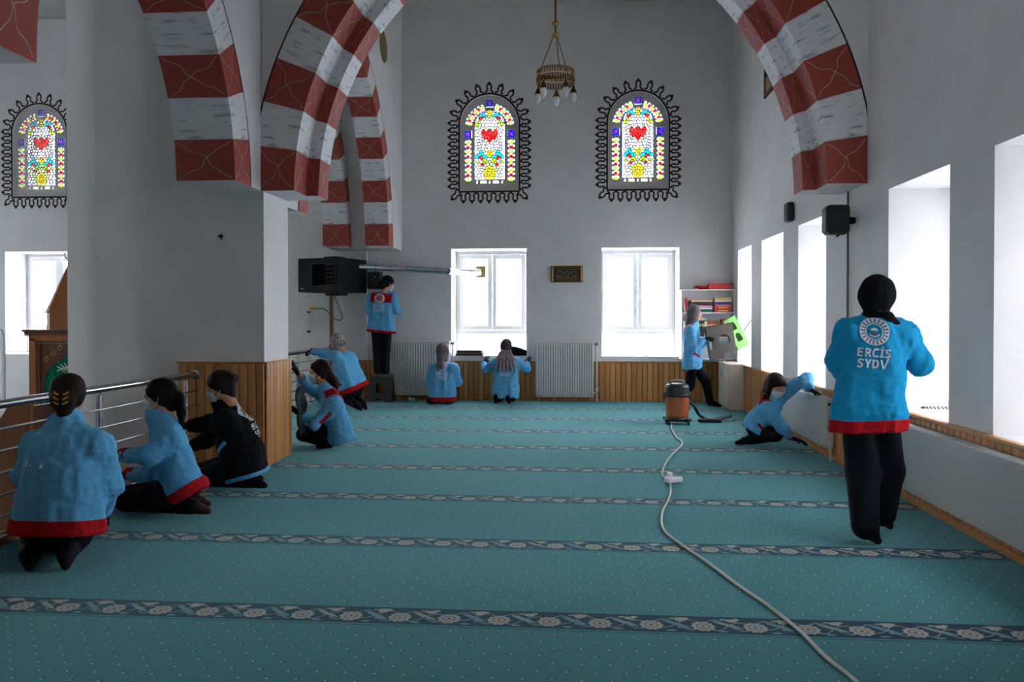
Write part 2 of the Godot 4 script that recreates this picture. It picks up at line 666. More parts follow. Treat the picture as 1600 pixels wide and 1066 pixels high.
# ---------------------------------------------------------------- the building
const XG := -3.72      # edge of the gallery floor in the first bay
const XG2 := -4.38     # edge of the gallery floor in the far bay

func carpet_quad(st: SurfaceTool, x0: float, x1: float, z0: float, z1: float, y: float) -> void:
	var p := [Vector3(x0, y, z0), Vector3(x1, y, z0), Vector3(x1, y, z1), Vector3(x0, y, z1)]
	var uv := []
	for q in p:
		uv.append(Vector2(q.x / TILE_W, (q.z + 3.90) / TILE_H))
	quad_uv(st, p, uv, Vector3.UP)

func structure() -> void:
	var st := begin()
	carpet_quad(st, XG, XR, -7.82, 9.0, 0.0)
	carpet_quad(st, XG2, XR, ZB, -7.82, 0.0)
	var fl := struct(st, "floor", M.carpet)
	st = begin()
	box(st, Vector3(XG, -0.35, -7.82), Vector3(XR + 0.7, -0.004, 9.0))
	box(st, Vector3(XG2, -0.35, ZB - 0.7), Vector3(XR + 0.7, -0.004, -7.82))
	box(st, Vector3(XG, HALL, -7.82), Vector3(XG + 0.2, -0.35, 9.0))
	box(st, Vector3(XG2, HALL, ZB), Vector3(XG2 + 0.2, -0.35, -7.82))
	put(st, "gallery_slab", M.white_paint, fl)
	st = begin()
	carpet_quad(st, -13.0, XG + 0.2, ZB, 9.0, HALL)
	struct(st, "floor", M.carpet)
	struct(boxm(Vector3(-13.7, CE, ZB - 0.7), Vector3(XR + 0.7, CE + 0.3, 9.7)), "ceiling", M.ceiling_paint)
	# end wall, seen square on
	st = begin()
	var holes := []
	for c in END_WINDOWS:
		holes.append({"u0": c - 0.657, "u1": c + 0.657, "lo": 0.77, "hi": 2.63})
	for c in STAINED:
		var mid: float = c
		holes.append({"u0": mid - 0.506, "u1": mid + 0.506, "lo": 3.635, "hi": 5.2, "steps": 16, "at": func(u): return 4.78 + sqrt(maxf(0.0, 0.506 * 0.506 - (u - mid) * (u - mid)))})
	pierced(st, -13.7, XR + 0.7, HALL - 0.2, CE + 0.2, 0.7, Transform3D(Basis.IDENTITY, Vector3(0, 0, ZB)), holes)
	var wb := struct(st, "wall_back", M.white_paint)
	# side wall with deep window openings
	st = begin()
	holes = []
	for z in SIDE_WINDOWS:
		holes.append({"u0": z[0], "u1": z[1], "lo": 0.70, "hi": 2.53})
	pierced(st, ZB - 0.7, 9.7, -0.35, CE + 0.2, 0.7, side_frame(), holes)
	var wr := struct(st, "wall_right", M.white_paint)
	# hall side, and the end behind the photographer
	st = begin()
	holes = []
	for k in 1:
		var z := -12.2 + k * 3.2
		holes.append({"u0": -z - 0.65, "u1": -z + 0.65, "lo": 0.77, "hi": 2.63})
	pierced(st, -9.7, 14.42, HALL - 0.2, CE + 0.2, 0.7, Transform3D(Basis(Vector3(0, 0, -1), Vector3.UP, Vector3(1, 0, 0)), Vector3(-13.0, 0, 0)), holes)
	struct(st, "wall_left", M.white_paint)
	st = begin()
	holes = []
	for u in [5.6, 8.4, 11.2]:  # unseen openings, added to light the fronts of the hall piers
		holes.append({"u0": u - 0.65, "u1": u + 0.65, "lo": 0.77, "hi": 2.63})
		holes.append({"u0": u - 0.5, "u1": u + 0.5, "lo": 3.635, "hi": 5.28})
	pierced(st, -XR - 0.7, 13.7, HALL - 0.2, CE + 0.2, 0.7, Transform3D(Basis(Vector3(-1, 0, 0), Vector3.UP, Vector3(0, 0, -1)), Vector3(0, 0, 9.0)), holes)
	struct(st, "wall_front", M.white_paint)
	# unseen block, added to keep sky light off the side window reveals
	struct(boxm(Vector3(XR + 0.75, -1.6, -3.2), Vector3(14.0, 7.6, 10.0)), "wall_light_blocker", M.render_grey)
	struct(boxm(Vector3(-60.0, -1.6, -70.0), Vector3(60.0, -1.3, 40.0)), "ground", M.snow)
	# piers that carry the arches
	pier("pier", -7.5, -8.15)
	pier("pier", -2.95, -3.65)
	# panelling on the end wall and below the side windows, one board at a time
	var dado := struct_node("trim_1")
	put(boxm(Vector3(XG2, 0, ZB), Vector3(XR, 0.665, ZB + 0.006)), "backing_board", M.groove, dado)
	var boards := []
	for k in 3:
		boards.append(boxm(Vector3(-0.0415, 0.0, 0.0), Vector3(0.0415, 0.665, 0.022), 0.007).commit())
	var x := XG2 + 0.05
	var i := 0
	while x < XR - 0.03:
		var b := put(boards[i % 3], "board", M["pine%d" % [0, 1, 2, 1, 0, 0, 2][i % 7]], dado)
		b.position = Vector3(x, 0.0, ZB + 0.006)
		x += 0.0905
		i += 1
	put(boxm(Vector3(XG2, 0.665, ZB), Vector3(XR, 0.685, ZB + 0.034), 0.004), "cap_rail", M.pine1, dado)
	var dado2 := struct_node("trim_2")
	put(boxm(Vector3(XR - 0.006, 0, ZB), Vector3(XR, 0.672, 1.0)), "backing_board", M.groove, dado2)
	boards = []
	for k in 3:
		boards.append(boxm(Vector3(0.0, 0.0, -0.0415), Vector3(0.022, 0.672, 0.0415), 0.007).commit())
	var z := ZB + 0.08
	while z < 0.9:
		var b := put(boards[i % 3], "board", M["pine%d" % [0, 2, 1, 1, 0, 2, 0][i % 7]], dado2)
		b.position = Vector3(XR - 0.028, 0.0, z)
		z += 0.0905
		i += 1
	put(boxm(Vector3(XR - 0.045, 0.672, ZB), Vector3(XR + 0.01, 0.699, 1.0), 0.005), "cap_rail", M.pine2, dado2)
	put(boxm(Vector3(XR - 0.045, 0.0, ZB), Vector3(XR - 0.028, 0.05, 1.0), 0.004), "skirting", M.pine0, dado2)
	# kerb under the railing
	struct(boxm(Vector3(XG - 0.02, -0.02, -7.46), Vector3(XG + 0.10, 0.05, -3.66), 0.006), "trim_3", M.pine1)

func side_frame() -> Transform3D:
	return Transform3D(Basis(Vector3(0, 0, 1), Vector3.UP, Vector3(-1, 0, 0)), Vector3(XR, 0, 0))

# a pier with its panelled foot; behind it, towards the hall, the big chamfered dome pier
func pier(called: String, zf: float, zk: float) -> void:
	var st := begin()
	box(st, Vector3(-3.84, HALL, zk), Vector3(-3.0, CE, zf))
	var o := struct(st, called, M.white_paint)
	st = begin()
	var pts := PackedVector2Array([Vector2(-3.84, -zf), Vector2(-4.71, -zf), Vector2(-5.256, 0.4 - zf), Vector2(-5.256, -zk + 0.15), Vector2(-5.53, -zk + 0.15), Vector2(-5.53, -zk + 0.8), Vector2(-3.84, -zk + 0.8)])
	slab(st, pts, CE - HALL, Transform3D(Basis(Vector3(1, 0, 0), Vector3(0, 0, -1), Vector3(0, 1, 0)), Vector3(0, CE, 0)))
	put(st, "dome_pier", M.white_paint, o)
	var h := 1.0
	put(boxm(Vector3(-3.85, 0, zk - 0.008), Vector3(-2.99, h - 0.012, zf + 0.008)), "backing_board", M.groove, o)
	var front := boxm(Vector3(-0.0395, 0, 0), Vector3(0.0395, h, 0.024), 0.007).commit()
	var side := boxm(Vector3(0, 0, -0.0395), Vector3(0.024, h, 0.0395), 0.007).commit()
	for k in 10:
		var b := put(front, "board", M["pine%d" % [2, 0, 1, 2, 1, 0, 0][k % 7]], o)
		b.position = Vector3(-3.80 + k * 0.0855, 0, zf + 0.008)
		var b2 := put(front, "board", M["pine%d" % [0, 2, 1][k % 3]], o)
		b2.position = Vector3(-3.80 + k * 0.0855, 0, zk - 0.032)
	var n := 8
	var step := (zf - zk + 0.03) / n
	for k in n:
		var b := put(side, "board", M["pine%d" % [1, 2, 0, 2, 2, 1, 0][k % 7]], o)
		b.position = Vector3(-2.99, 0, zk - 0.015 + (k + 0.5) * step)
	st = begin()
	box(st, Vector3(-3.87, h, zf), Vector3(-2.962, h + 0.012, zf + 0.036), 0.003)
	box(st, Vector3(-3.0, h, zk - 0.036), Vector3(-2.962, h + 0.012, zf + 0.036), 0.003)
	put(st, "cap_rail", M.pine2, o)

# ---------------------------------------------------------------- painted arches
# place(off, y, d): off = distance from the crown line, signed; d = depth into the arch
func voussoirs(o: Node, place: Callable, e: float, rad: float, thick: float, spring: float, n: int, rings: Array, most: float, seq: int, skip := 0) -> void:
	var full := acos(e / rad)
	for side: float in [-1.0, 1.0]:
		for k in n:
			if side > 0.0 and k < skip:
				continue
			var st := begin()
			var sub := 3
			var at := func(r: float, t: float, d: float) -> Vector3:
				return place.call(side * clampf(r * cos(t) - e, 0.0, most), spring + r * sin(t), d)
			for ri in rings.size():
				var ring: Array = rings[ri]    # [inner radius offset, depth from, depth to]
				var ri_in: float = rad + ring[0]
				var outer: float = rad + thick if ri == 0 else rad + rings[ri - 1][0]
				for s in sub:
					var t0 := full * (k + float(s) / sub) / n
					var t1 := full * (k + float(s + 1) / sub) / n
					var v0 := float(s) / sub
					var v1 := float(s + 1) / sub
					var mid := (t0 + t1) * 0.5
					var c: Vector3 = at.call(rad, mid, 0.0)
					var nf: Vector3 = (place.call(0.0, 0.0, 0.0) - place.call(0.0, 0.0, 1.0)).normalized()
					var inward: Vector3 = (at.call(rad - 0.1, mid, 0.0) - c).normalized()
					quad_uv(st, [at.call(ri_in, t0, ring[1]), at.call(outer, t0, ring[1]), at.call(outer, t1, ring[1]), at.call(ri_in, t1, ring[1])], [Vector2(0, v0), Vector2(1, v0), Vector2(1, v1), Vector2(0, v1)], nf)
					quad_uv(st, [at.call(ri_in, t0, ring[1]), at.call(ri_in, t0, ring[2]), at.call(ri_in, t1, ring[2]), at.call(ri_in, t1, ring[1])], [Vector2(0, v0), Vector2(1, v0), Vector2(1, v1), Vector2(0, v1)], inward)
					if ri == rings.size() - 1:
						quad_uv(st, [at.call(ri_in, t0, ring[2]), at.call(rad + thick, t0, ring[2]), at.call(rad + thick, t1, ring[2]), at.call(ri_in, t1, ring[2])], [Vector2(0, v0), Vector2(1, v0), Vector2(1, v1), Vector2(0, v1)], -nf)
			if k == 0:
				var base := begin()
				for ri in rings.size():
					var ring: Array = rings[ri]
					quad(base, at.call(rad + ring[0], 0.0, ring[1]), at.call(rad + thick, 0.0, ring[1]), at.call(rad + thick, 0.0, ring[2]), at.call(rad + ring[0], 0.0, ring[2]), Vector3.DOWN)
				put(base, "impost_soffit", M.white_paint, o)
			put(st, "voussoir", M[("red_stone%d" if (k + seq) % 2 == 0 else "white_stone%d") % ((k / 2) % 2)], o)
	# the dark painted line round the outside
	var line := begin()
	for side: float in [-1.0, 1.0]:
		for s in range(int(40.0 * skip / n) if side > 0.0 else 0, 40):
			var t0 := full * s / 40.0
			var t1 := full * (s + 1) / 40.0
			var p := []
			for q in [[0.0, t0], [0.016, t0], [0.016, t1], [0.0, t1]]:
				var r: float = rad + thick - 0.012 + q[0]
				p.append(place.call(side * clampf(r * cos(q[1]) - e, 0.0, most), spring + r * sin(q[1]), -0.002))
			if p[0].distance_to(p[2]) > 0.002:
				quad(line, p[0], p[1], p[2], p[3], place.call(0.0, 0.0, 0.0) - place.call(0.0, 0.0, 1.0))
	put(line, "painted_outline", M.outline_paint, o)

func arch_top(c: float, e: float, r: float, spring: float) -> Callable:
	return func(u): return spring + sqrt(maxf(0.0, r * r - pow(absf(u - c) + e, 2.0)))

func arches() -> void:
	# two arches across the gallery
	var c := -0.195
	var n_trim := 0
	for z0 in [-7.45, -2.95]:
		var o := struct_node("arch")
		var zz: float = z0
		var st := begin()
		pierced(st, -3.0, XR, 2.66, CE, 0.68, Transform3D(Basis.IDENTITY, Vector3(0, 0, zz - 0.008)), [{"u0": -3.2, "u1": XR + 0.2, "lo": -9.0, "hi": 0.0, "steps": 60, "at": arch_top(c, 0.515, 3.405, 2.66)}])
		put(st, "spandrel_wall", M.white_paint, o)
		voussoirs(o, func(off, y, d): return Vector3(c + off, y, zz - d), 0.515, 3.0, 0.415, 2.66, 11, [[0.0, 0.0, 0.36], [-0.12, 0.36, 0.67]], 2.835, 0)
	# the arch along the railing, between the piers
	var o2 := struct_node("arch")
	var zc := -5.03
	var st2 := begin()
	var along := Transform3D(Basis(Vector3(0, 0, -1), Vector3.UP, Vector3(1, 0, 0)), Vector3(-3.008, 0, 0))
	pierced(st2, 3.65, 7.5, 2.66, CE, 0.53, along, [{"u0": -zc - 2.165, "u1": -zc + 2.165, "lo": -9.0, "hi": 0.0, "steps": 60, "at": arch_top(-zc, 0.0, 2.165, 2.66)}])
	quad(st2, Vector3(-3.0, 2.66, -7.5), Vector3(-3.538, 2.66, -7.5), Vector3(-3.538, 2.66, -7.18), Vector3(-3.0, 2.66, -7.18), Vector3.DOWN)
	put(st2, "spandrel_wall", M.white_paint, o2)
	voussoirs(o2, func(off, y, d): return Vector3(-3.0 - d, y, zc + off), 0.0, 1.82, 0.345, 2.66, 8, [[0.0, 0.0, 0.54]], 2.3, 0, 4)
	# twin ribs over the far bay
	var o3 := struct_node("arch")
	zc = -10.74
	var st3 := begin()
	pierced(st3, 8.15, -ZB, 2.6, CE, 1.12, along, [{"u0": -zc - 2.25, "u1": -zc + 2.25, "lo": -9.0, "hi": 0.0, "steps": 60, "at": arch_top(-zc, 0.74, 2.99, 2.6)}])
	box(st3, Vector3(-4.128, 2.598, ZB), Vector3(-3.008, 2.604, zc - 2.25))
	put(st3, "spandrel_wall", M.white_paint, o3)
	for x0 in [-3.0, -3.70]:
		var xx: float = x0
		voussoirs(o3, func(off, y, d): return Vector3(xx - d, y, zc + off), 0.74, 2.7, 0.3, 2.6, 10, [[0.0, 0.0, 0.39]], 3.0, 0)

# ---------------------------------------------------------------- windows
const END_WINDOWS := [-1.483, 1.114, -9.67, -6.95]
const STAINED := [-1.476, 1.075, -9.66]
const SIDE_WINDOWS := [[-13.208, -12.2], [-11.563, -10.38], [-9.70, -8.647], [-6.969, -5.866], [-5.265, -4.15]]

# a two-leaf plastic window with a fixed light below; xf: x across, y up from the sill, z into the room
func window_unit(xf: Transform3D, w: float, h: float, plain := false) -> Node3D:
	window_count += 1
	var o := struct_node("window_%d" % window_count)
	o.transform = xf
	var d := 0.07
	var f := 0.055
	var st := begin()
	var hw := w * 0.5
	box(st, Vector3(-hw, 0, -d), Vector3(-hw + f, h, 0), 0.006)
	box(st, Vector3(hw - f, 0, -d), Vector3(hw, h, 0), 0.006)
	box(st, Vector3(-hw + f, h - f, -d), Vector3(hw - f, h, 0), 0.006)
	box(st, Vector3(-hw + f, 0, -d), Vector3(hw - f, f, 0), 0.006)
	var low := 0.36
	box(st, Vector3(-hw + f, low, -d), Vector3(hw - f, low + 0.07, 0), 0.006)
	put(st, "frame", M.pvc, o)
	put(boxm(Vector3(-hw + f, f, -0.04), Vector3(hw - f, low, -0.034)), "pane", M.pane, o)
	if plain:
		put(boxm(Vector3(-hw + f, low + 0.07, -0.04), Vector3(hw - f, h - f, -0.034)), "pane", M.pane, o)
		return o
	for s: float in [-1.0, 1.0]:
		var a := minf(s * 0.004, s * (hw - f - 0.004))
		var b := maxf(s * 0.004, s * (hw - f - 0.004))
		var y0 := low + 0.074
		var y1 := h - f - 0.004
		var k := 0.078
		st = begin()
		box(st, Vector3(a, y0, -0.05), Vector3(a + k, y1, 0.018), 0.008)
		box(st, Vector3(b - k, y0, -0.05), Vector3(b, y1, 0.018), 0.008)
		box(st, Vector3(a + k, y1 - k, -0.05), Vector3(b - k, y1, 0.018), 0.008)
		box(st, Vector3(a + k, y0, -0.05), Vector3(b - k, y0 + k, 0.018), 0.008)
		var sash := put(st, "sash", M.pvc, o)
		put(boxm(Vector3(a + k, y0 + k, -0.02), Vector3(b - k, y1 - k, -0.014)), "pane", M.pane, sash)
	var hs := begin()
	box(hs, Vector3(-0.016, h * 0.60 - 0.035, 0.018), Vector3(0.016, h * 0.60 + 0.035, 0.03), 0.004)
	box(hs, Vector3(-0.01, h * 0.60 - 0.13, 0.035), Vector3(0.012, h * 0.60 + 0.012, 0.055), 0.006)
	box(hs, Vector3(-0.009, h * 0.60 - 0.009, 0.03), Vector3(0.009, h * 0.60 + 0.009, 0.045), 0.003)
	put(hs, "handle", M.pvc, o)
	return o

var window_count := 0

func windows() -> void:
	for c in END_WINDOWS:
		window_unit(Transform3D(Basis.IDENTITY, Vector3(c, 0.775, ZB - 0.58)), 1.31, 1.85)
	for z in SIDE_WINDOWS:
		window_unit(Transform3D(Basis(Vector3(0, 0, 1), Vector3.UP, Vector3(-1, 0, 0)), Vector3(XR + 0.60, 0.705, (z[0] + z[1]) * 0.5)), z[1] - z[0] - 0.004, 1.82)
	for k in 1:
		window_unit(Transform3D(Basis(Vector3(0, 0, -1), Vector3.UP, Vector3(1, 0, 0)), Vector3(-13.58, 0.775, -12.2 + k * 3.2)), 1.295, 1.85, true)
	stained_windows()

# -- coloured windows: a plaster lattice, glass pieces between, a painted border on the wall
func clip_half(poly: PackedVector2Array, p: Vector2, n: Vector2) -> PackedVector2Array:
	var out := PackedVector2Array()
	var m := poly.size()
	for i in m:
		var a := poly[i]
		var b := poly[(i + 1) % m]
		var da := (a - p).dot(n)
		var db := (b - p).dot(n)
		if da <= 0.0:
			out.append(a)
		if (da < 0.0 and db > 0.0) or (da > 0.0 and db < 0.0):
			out.append(a.lerp(b, da / (da - db)))
	return out

func arch_outline(hw: float, v0: float, spring: float, steps: int) -> PackedVector2Array:
	var p := PackedVector2Array([Vector2(-hw, v0), Vector2(hw, v0)])
	for i in steps + 1:
		var a := PI * i / steps
		p.append(Vector2(cos(a) * hw, spring + sin(a) * hw))
	return p

func glass_colour(u: float, v: float, k: int) -> Color:
	var a := absf(u)
	var white := Color(0.95, 0.93, 1.0)
	if v < 0.455 and a < 0.085 - 0.05 * smoothstep(0.36, 0.42, v):
		return Color(0.60, 0.40, 0.02)
	if v < 0.47 and v > 0.27 and a > 0.10 and a < 0.17 and k % 2 == 0:
		return Color(0.50, 0.04, 0.07)
	if Vector2(u * 0.9, v - 0.98).length() < 0.125 and v < 1.06:
		return Color(0.50, 0.02, 0.02)
	for c in [1.33, 0.66]:
		if a < 0.042 and absf(v - c) < 0.075:
			return Color(0.68, 0.46, 0.01)
		var q := Vector2(a - 0.155, v - (c - 0.075))
		if q.length() < 0.036:
			return Color(0.62, 0.03, 0.05)
		if q.length() < 0.098 and q.y > -0.01:
			return Color(0.03, 0.33, 0.52)
		if q.y < -0.04 and q.y > -0.11 and k % 3 == 0:
			return Color(0.14, 0.42, 0.06)
	if k % 9 == 4:
		return Color(0.32, 0.24, 0.72)
	if k % 11 == 7:
		return Color(0.24, 0.50, 0.10)
	return white

var border_cells := []
func glass_piece(gl: SurfaceTool, la: SurfaceTool, cell: PackedVector2Array, gap: float, c: Color) -> void:
	border_cells.append(cell)
	var inner := cell
	var m := cell.size()
	var cen := Vector2.ZERO
	for p in cell:
		cen += p
	cen /= m
	for i in m:
		var a := cell[i]
		var b := cell[(i + 1) % m]
		var d := (b - a)
		if d.length() < 1e-6:
			continue
		var n := Vector2(d.y, -d.x).normalized()
		if n.dot(a - cen) < 0.0:
			n = -n
		inner = clip_half(inner, a - n * gap, n)
	if inner.size() < 3:
		inner = PackedVector2Array()
	for i in range(1, inner.size() - 1):
		gl.set_color(Color(c.r * c.r, c.g * c.g, c.b * c.b).lerp(Color(0.3, 0.3, 0.3), 0.02) * (0.21 if minf(c.r, c.g) > 0.8 else 0.32))
		tri(gl, v3(inner[0]) + Vector3(0, 0, -0.012), v3(inner[i]) + Vector3(0, 0, -0.012), v3(inner[i + 1]) + Vector3(0, 0, -0.012), Vector3(0, 0, 1))
	# lattice bars: the cell less its pane, with a little depth
	if inner.is_empty():
		for i in range(1, m - 1):
			tri(la, v3(cell[0]), v3(cell[i]), v3(cell[i + 1]), Vector3(0, 0, 1))
		return
	var k := inner.size()
	for i in k:
		var a := inner[i]
		var b := inner[(i + 1) % k]
		quad(la, v3(a), v3(b), v3(b) - Vector3(0, 0, 0.02), v3(a) - Vector3(0, 0, 0.02), v3(cen - (a + b) * 0.5))
	var rest := Geometry2D.clip_polygons(cell, inner)
	# the ring between both outlines, by fans from the pane's edges
	for i in k:
		var a := inner[i]
		var b := inner[(i + 1) % k]
		var d := (b - a)
		if d.length() < 1e-6:
			continue
		var n := Vector2(d.y, -d.x).normalized()
		if n.dot((a + b) * 0.5 - cen) < 0.0:
			n = -n
		var w := gap * 1.15
		quad(la, v3(a - d.normalized() * w * 0.8), v3(b + d.normalized() * w * 0.8), v3(b + n * w + d.normalized() * w * 0.8), v3(a + n * w - d.normalized() * w * 0.8), Vector3(0, 0, 1))

func stained_windows() -> void:
	var gl := begin()
	var la := begin()
	var r := RandomNumberGenerator.new()
	r.seed = 21
	# inner light: irregular pieces mirrored about the middle
	var seeds := []
	var cols := []
	var v := 0.225
	var row := 0
	while v < 1.40:
		var u := 0.0 if row % 2 == 0 else 0.026
		while u < 0.25:
			if v < 1.14 or Vector2(u, v - 1.14).length() < 0.25:
				var p := Vector2(u, v) + Vector2(r.randf_range(-0.019, 0.019) if u > 0.0 else 0.0, r.randf_range(-0.017, 0.017))
				var k := r.randi() % 99
				seeds.append(p)
				cols.append(glass_colour(p.x, p.y, k))
				if u > 0.0:
					seeds.append(Vector2(-p.x, p.y))
					cols.append(glass_colour(p.x, p.y, k))
			u += 0.052
		v += 0.046
		row += 1
	var light := arch_outline(0.257, 0.205, 1.14, 14)
	for i in seeds.size():
		var cell := light
		for j in seeds.size():
			if j != i and seeds[i].distance_to(seeds[j]) < 0.2:
				cell = clip_half(cell, (seeds[i] + seeds[j]) * 0.5, seeds[j] - seeds[i])
		if cell.size() >= 3:
			glass_piece(gl, la, cell, 0.0095, cols[i])
	border_cells.clear()
	# the border: little squares with slips of pale glass beside them
	var lav := Color(0.85, 0.88, 1.0)
	var cyan := Color(0.10, 0.42, 0.52)
	var warm := [Color(0.72, 0.46, 0.05), Color(0.55, 0.05, 0.03)]
	for s: float in [-1.0, 1.0]:
		for k in 9:
			var y0 := 0.165 + k * 0.0805
			var x := 0.375 * s
			glass_piece(gl, la, rect_cell(x - 0.028, x + 0.028, y0, y0 + 0.05), 0.005, warm[k % 2])
			glass_piece(gl, la, rect_cell(x - 0.058, x - 0.028, y0 + 0.026, y0 + 0.066), 0.005, lav)
			glass_piece(gl, la, rect_cell(x + 0.028, x + 0.058, y0 + 0.026, y0 + 0.066), 0.005, lav)
			glass_piece(gl, la, rect_cell(x - 0.028, x + 0.028, y0 + 0.05, y0 + 0.0805), 0.006, cyan)
		for k in 7:
			var ang := deg_to_rad(9.0 + k * 9.6)
			var cell := PackedVector2Array()
			for q in [[0.345, 0.0], [0.405, 0.0], [0.405, 0.10], [0.345, 0.10]]:
				cell.append(Vector2(s * cos(ang + q[1]) * q[0], 1.085 + sin(ang + q[1]) * q[0]))
			glass_piece(gl, la, cell, 0.005, warm[k % 2])
			for e in [[0.315, 0.345], [0.405, 0.435]]:
				cell = PackedVector2Array()
				for q in [[e[0], 0.03], [e[1], 0.03], [e[1], 0.14], [e[0], 0.14]]:
					cell.append(Vector2(s * cos(ang + q[1]) * q[0], 1.085 + sin(ang + q[1]) * q[0]))
				glass_piece(gl, la, cell, 0.005, lav)
			cell = PackedVector2Array()
			for q in [[0.35, 0.10], [0.40, 0.10], [0.40, 0.167], [0.35, 0.167]]:
				cell.append(Vector2(s * cos(ang + q[1]) * q[0], 1.085 + sin(ang + q[1]) * q[0]))
			glass_piece(gl, la, cell, 0.006, cyan)
	for c in [Vector2(-0.375, 0.985), Vector2(0.375, 0.985), Vector2(0, 1.515)]:
		for a in 9:
			var q := Vector2(a % 3 - 1, a / 3 - 1) * 0.042
			glass_piece(gl, la, rect_cell(c.x + q.x - 0.021, c.x + q.x + 0.021, c.y + q.y - 0.021, c.y + q.y + 0.021), 0.007, Color(0.30, 0.03, 0.16) if a == 4 else Color(0.05, 0.03, 0.17))
	for k in 5:
		var x := -0.22 + k * 0.11
		var hw := 0.052 if k % 2 else 0.014
		glass_piece(gl, la, rect_cell(x - hw, x + hw, 0.135, 0.18), 0.005, Color(0.5, 0.8, 0.25) if k % 2 else Color(0.7, 0.25, 0.2))
	var glass_mesh := gl.commit()
	var lattice_mesh := la.commit()
	# the plain plaster between light, border and rim: strips leave the glazed parts open
	var pl := begin()
	var boxes: Array[Rect2] = []
	for c in border_cells:
		var bb := Rect2(c[0], Vector2.ZERO)
		for p in c:
			bb = bb.expand(p)
		boxes.append(bb)
	var solid := func(u: float, y: float) -> bool:
		var a := absf(u)
		if y > 0.205 and a < 0.257 and (y < 1.14 or Vector2(u, y - 1.14).length() < 0.257):
			return false
		var q := Vector2(u, y)
		for c in boxes.size():
			if boxes[c].has_point(q) and Geometry2D.is_point_in_polygon(q, border_cells[c]):
				return false
		return y < 1.145 or Vector2(u, y - 1.145).length() < 0.509
	var step := 0.007
	var rows := int(1.66 / step) + 1
	for ix in 144:
		var u0 := -0.506 + ix * 0.00703
		var run := -1
		for iy in rows + 1:
			var is_solid: bool = iy < rows and solid.call(u0 + 0.0035, (iy + 0.5) * step)
			if is_solid and run < 0:
				run = iy
			elif not is_solid and run >= 0:
				box(pl, Vector3(u0, run * step, -0.02), Vector3(u0 + 0.00703, iy * step, 0.0))
				run = -1
	var panel_mesh := pl.commit()
	# painted border
	var outline := []
	var hw := 0.525
	for k in 41:
		outline.append(Vector2(-hw, lerpf(-0.02, 1.145, k / 40.0)))
	for k in range(1, 41):
		var a := PI - PI * k / 40.0
		outline.append(Vector2(cos(a) * hw, 1.145 + sin(a) * hw))
	for k in range(1, 41):
		outline.append(Vector2(hw, lerpf(1.145, -0.02, k / 40.0)))
	for k in range(1, 40):
		outline.append(Vector2(lerpf(hw, -hw, k / 40.0), -0.02))
	var lines := begin()
	var flat := Transform3D.IDENTITY
	stroke(lines, outline, 0.03, flat, true)
	var spots := []
	for k in 10:
		spots.append([Vector2(-hw, 0.075 + k * 0.122), Vector2(-1, 0)])
		spots.append([Vector2(hw, 0.075 + k * 0.122), Vector2(1, 0)])
	for k in 9:
		var a := PI * (k + 1) / 10.0
		spots.append([Vector2(cos(a) * hw, 1.145 + sin(a) * hw), Vector2(cos(a), sin(a))])
	for k in 7:
		spots.append([Vector2(-0.45 + k * 0.15, -0.02), Vector2(0, -1)])
	spots.append([Vector2(-hw, -0.02), Vector2(-0.707, -0.707)])
	spots.append([Vector2(hw, -0.02), Vector2(0.707, -0.707)])
	var half := [Vector2(0.072, 0.014), Vector2(0.055, 0.034), Vector2(0.034, 0.05), Vector2(0.030, 0.085), Vector2(0.046, 0.105), Vector2(0.034, 0.12), Vector2(0.040, 0.142), Vector2(0.018, 0.162), Vector2(0.0, 0.198)]
	for s in spots:
		var out: Vector2 = s[1]
		var across := Vector2(-out.y, out.x)
		for m: float in [-1.0, 1.0]:
			var path := []
			for h in half:
				path.append(s[0] + across * h.x * m + out * h.y)
			stroke(lines, path, 0.029, flat)
		var tip := PackedVector2Array()
		for h in [Vector2(0, 0.205), Vector2(0.022, 0.166), Vector2(0, 0.135), Vector2(-0.022, 0.166)]:
			tip.append(s[0] + across * h.x + out * h.y)
		slab(lines, tip, 0.0)
	var line_mesh := lines.commit()
	for c in STAINED:
		window_count += 1
		var o := struct_node("window_%d" % window_count, Vector3(c, 3.635, ZB))
		put(panel_mesh, "plaster_panel", M.lattice_plaster, o).position.z = -0.05
		var g := put(glass_mesh, "coloured_glass", M.coloured_glass, o)
		g.position.z = -0.05
		g.set_meta("kind", "stuff")
		put(lattice_mesh, "lattice", M.lattice_plaster, o).position.z = -0.05
		put(line_mesh, "painted_border", M.dark_paint, o).position.z = 0.002

func rect_cell(x0: float, x1: float, y0: float, y1: float) -> PackedVector2Array:
	return PackedVector2Array([Vector2(x0, y0), Vector2(x1, y0), Vector2(x1, y1), Vector2(x0, y1)])

# ---------------------------------------------------------------- furnishings
func furnishings() -> void:
	railings()
	heater()
	radiators()
	bookcase()
	vacuum()
	chandelier()
	pictures()
	speakers()
	hall_things()
	small_things()

func bar(a: Vector3, b: Vector3, r: float, sides := 12) -> SurfaceTool:
	var st := begin()
	tube(st, [a, b], r, sides)
	return st

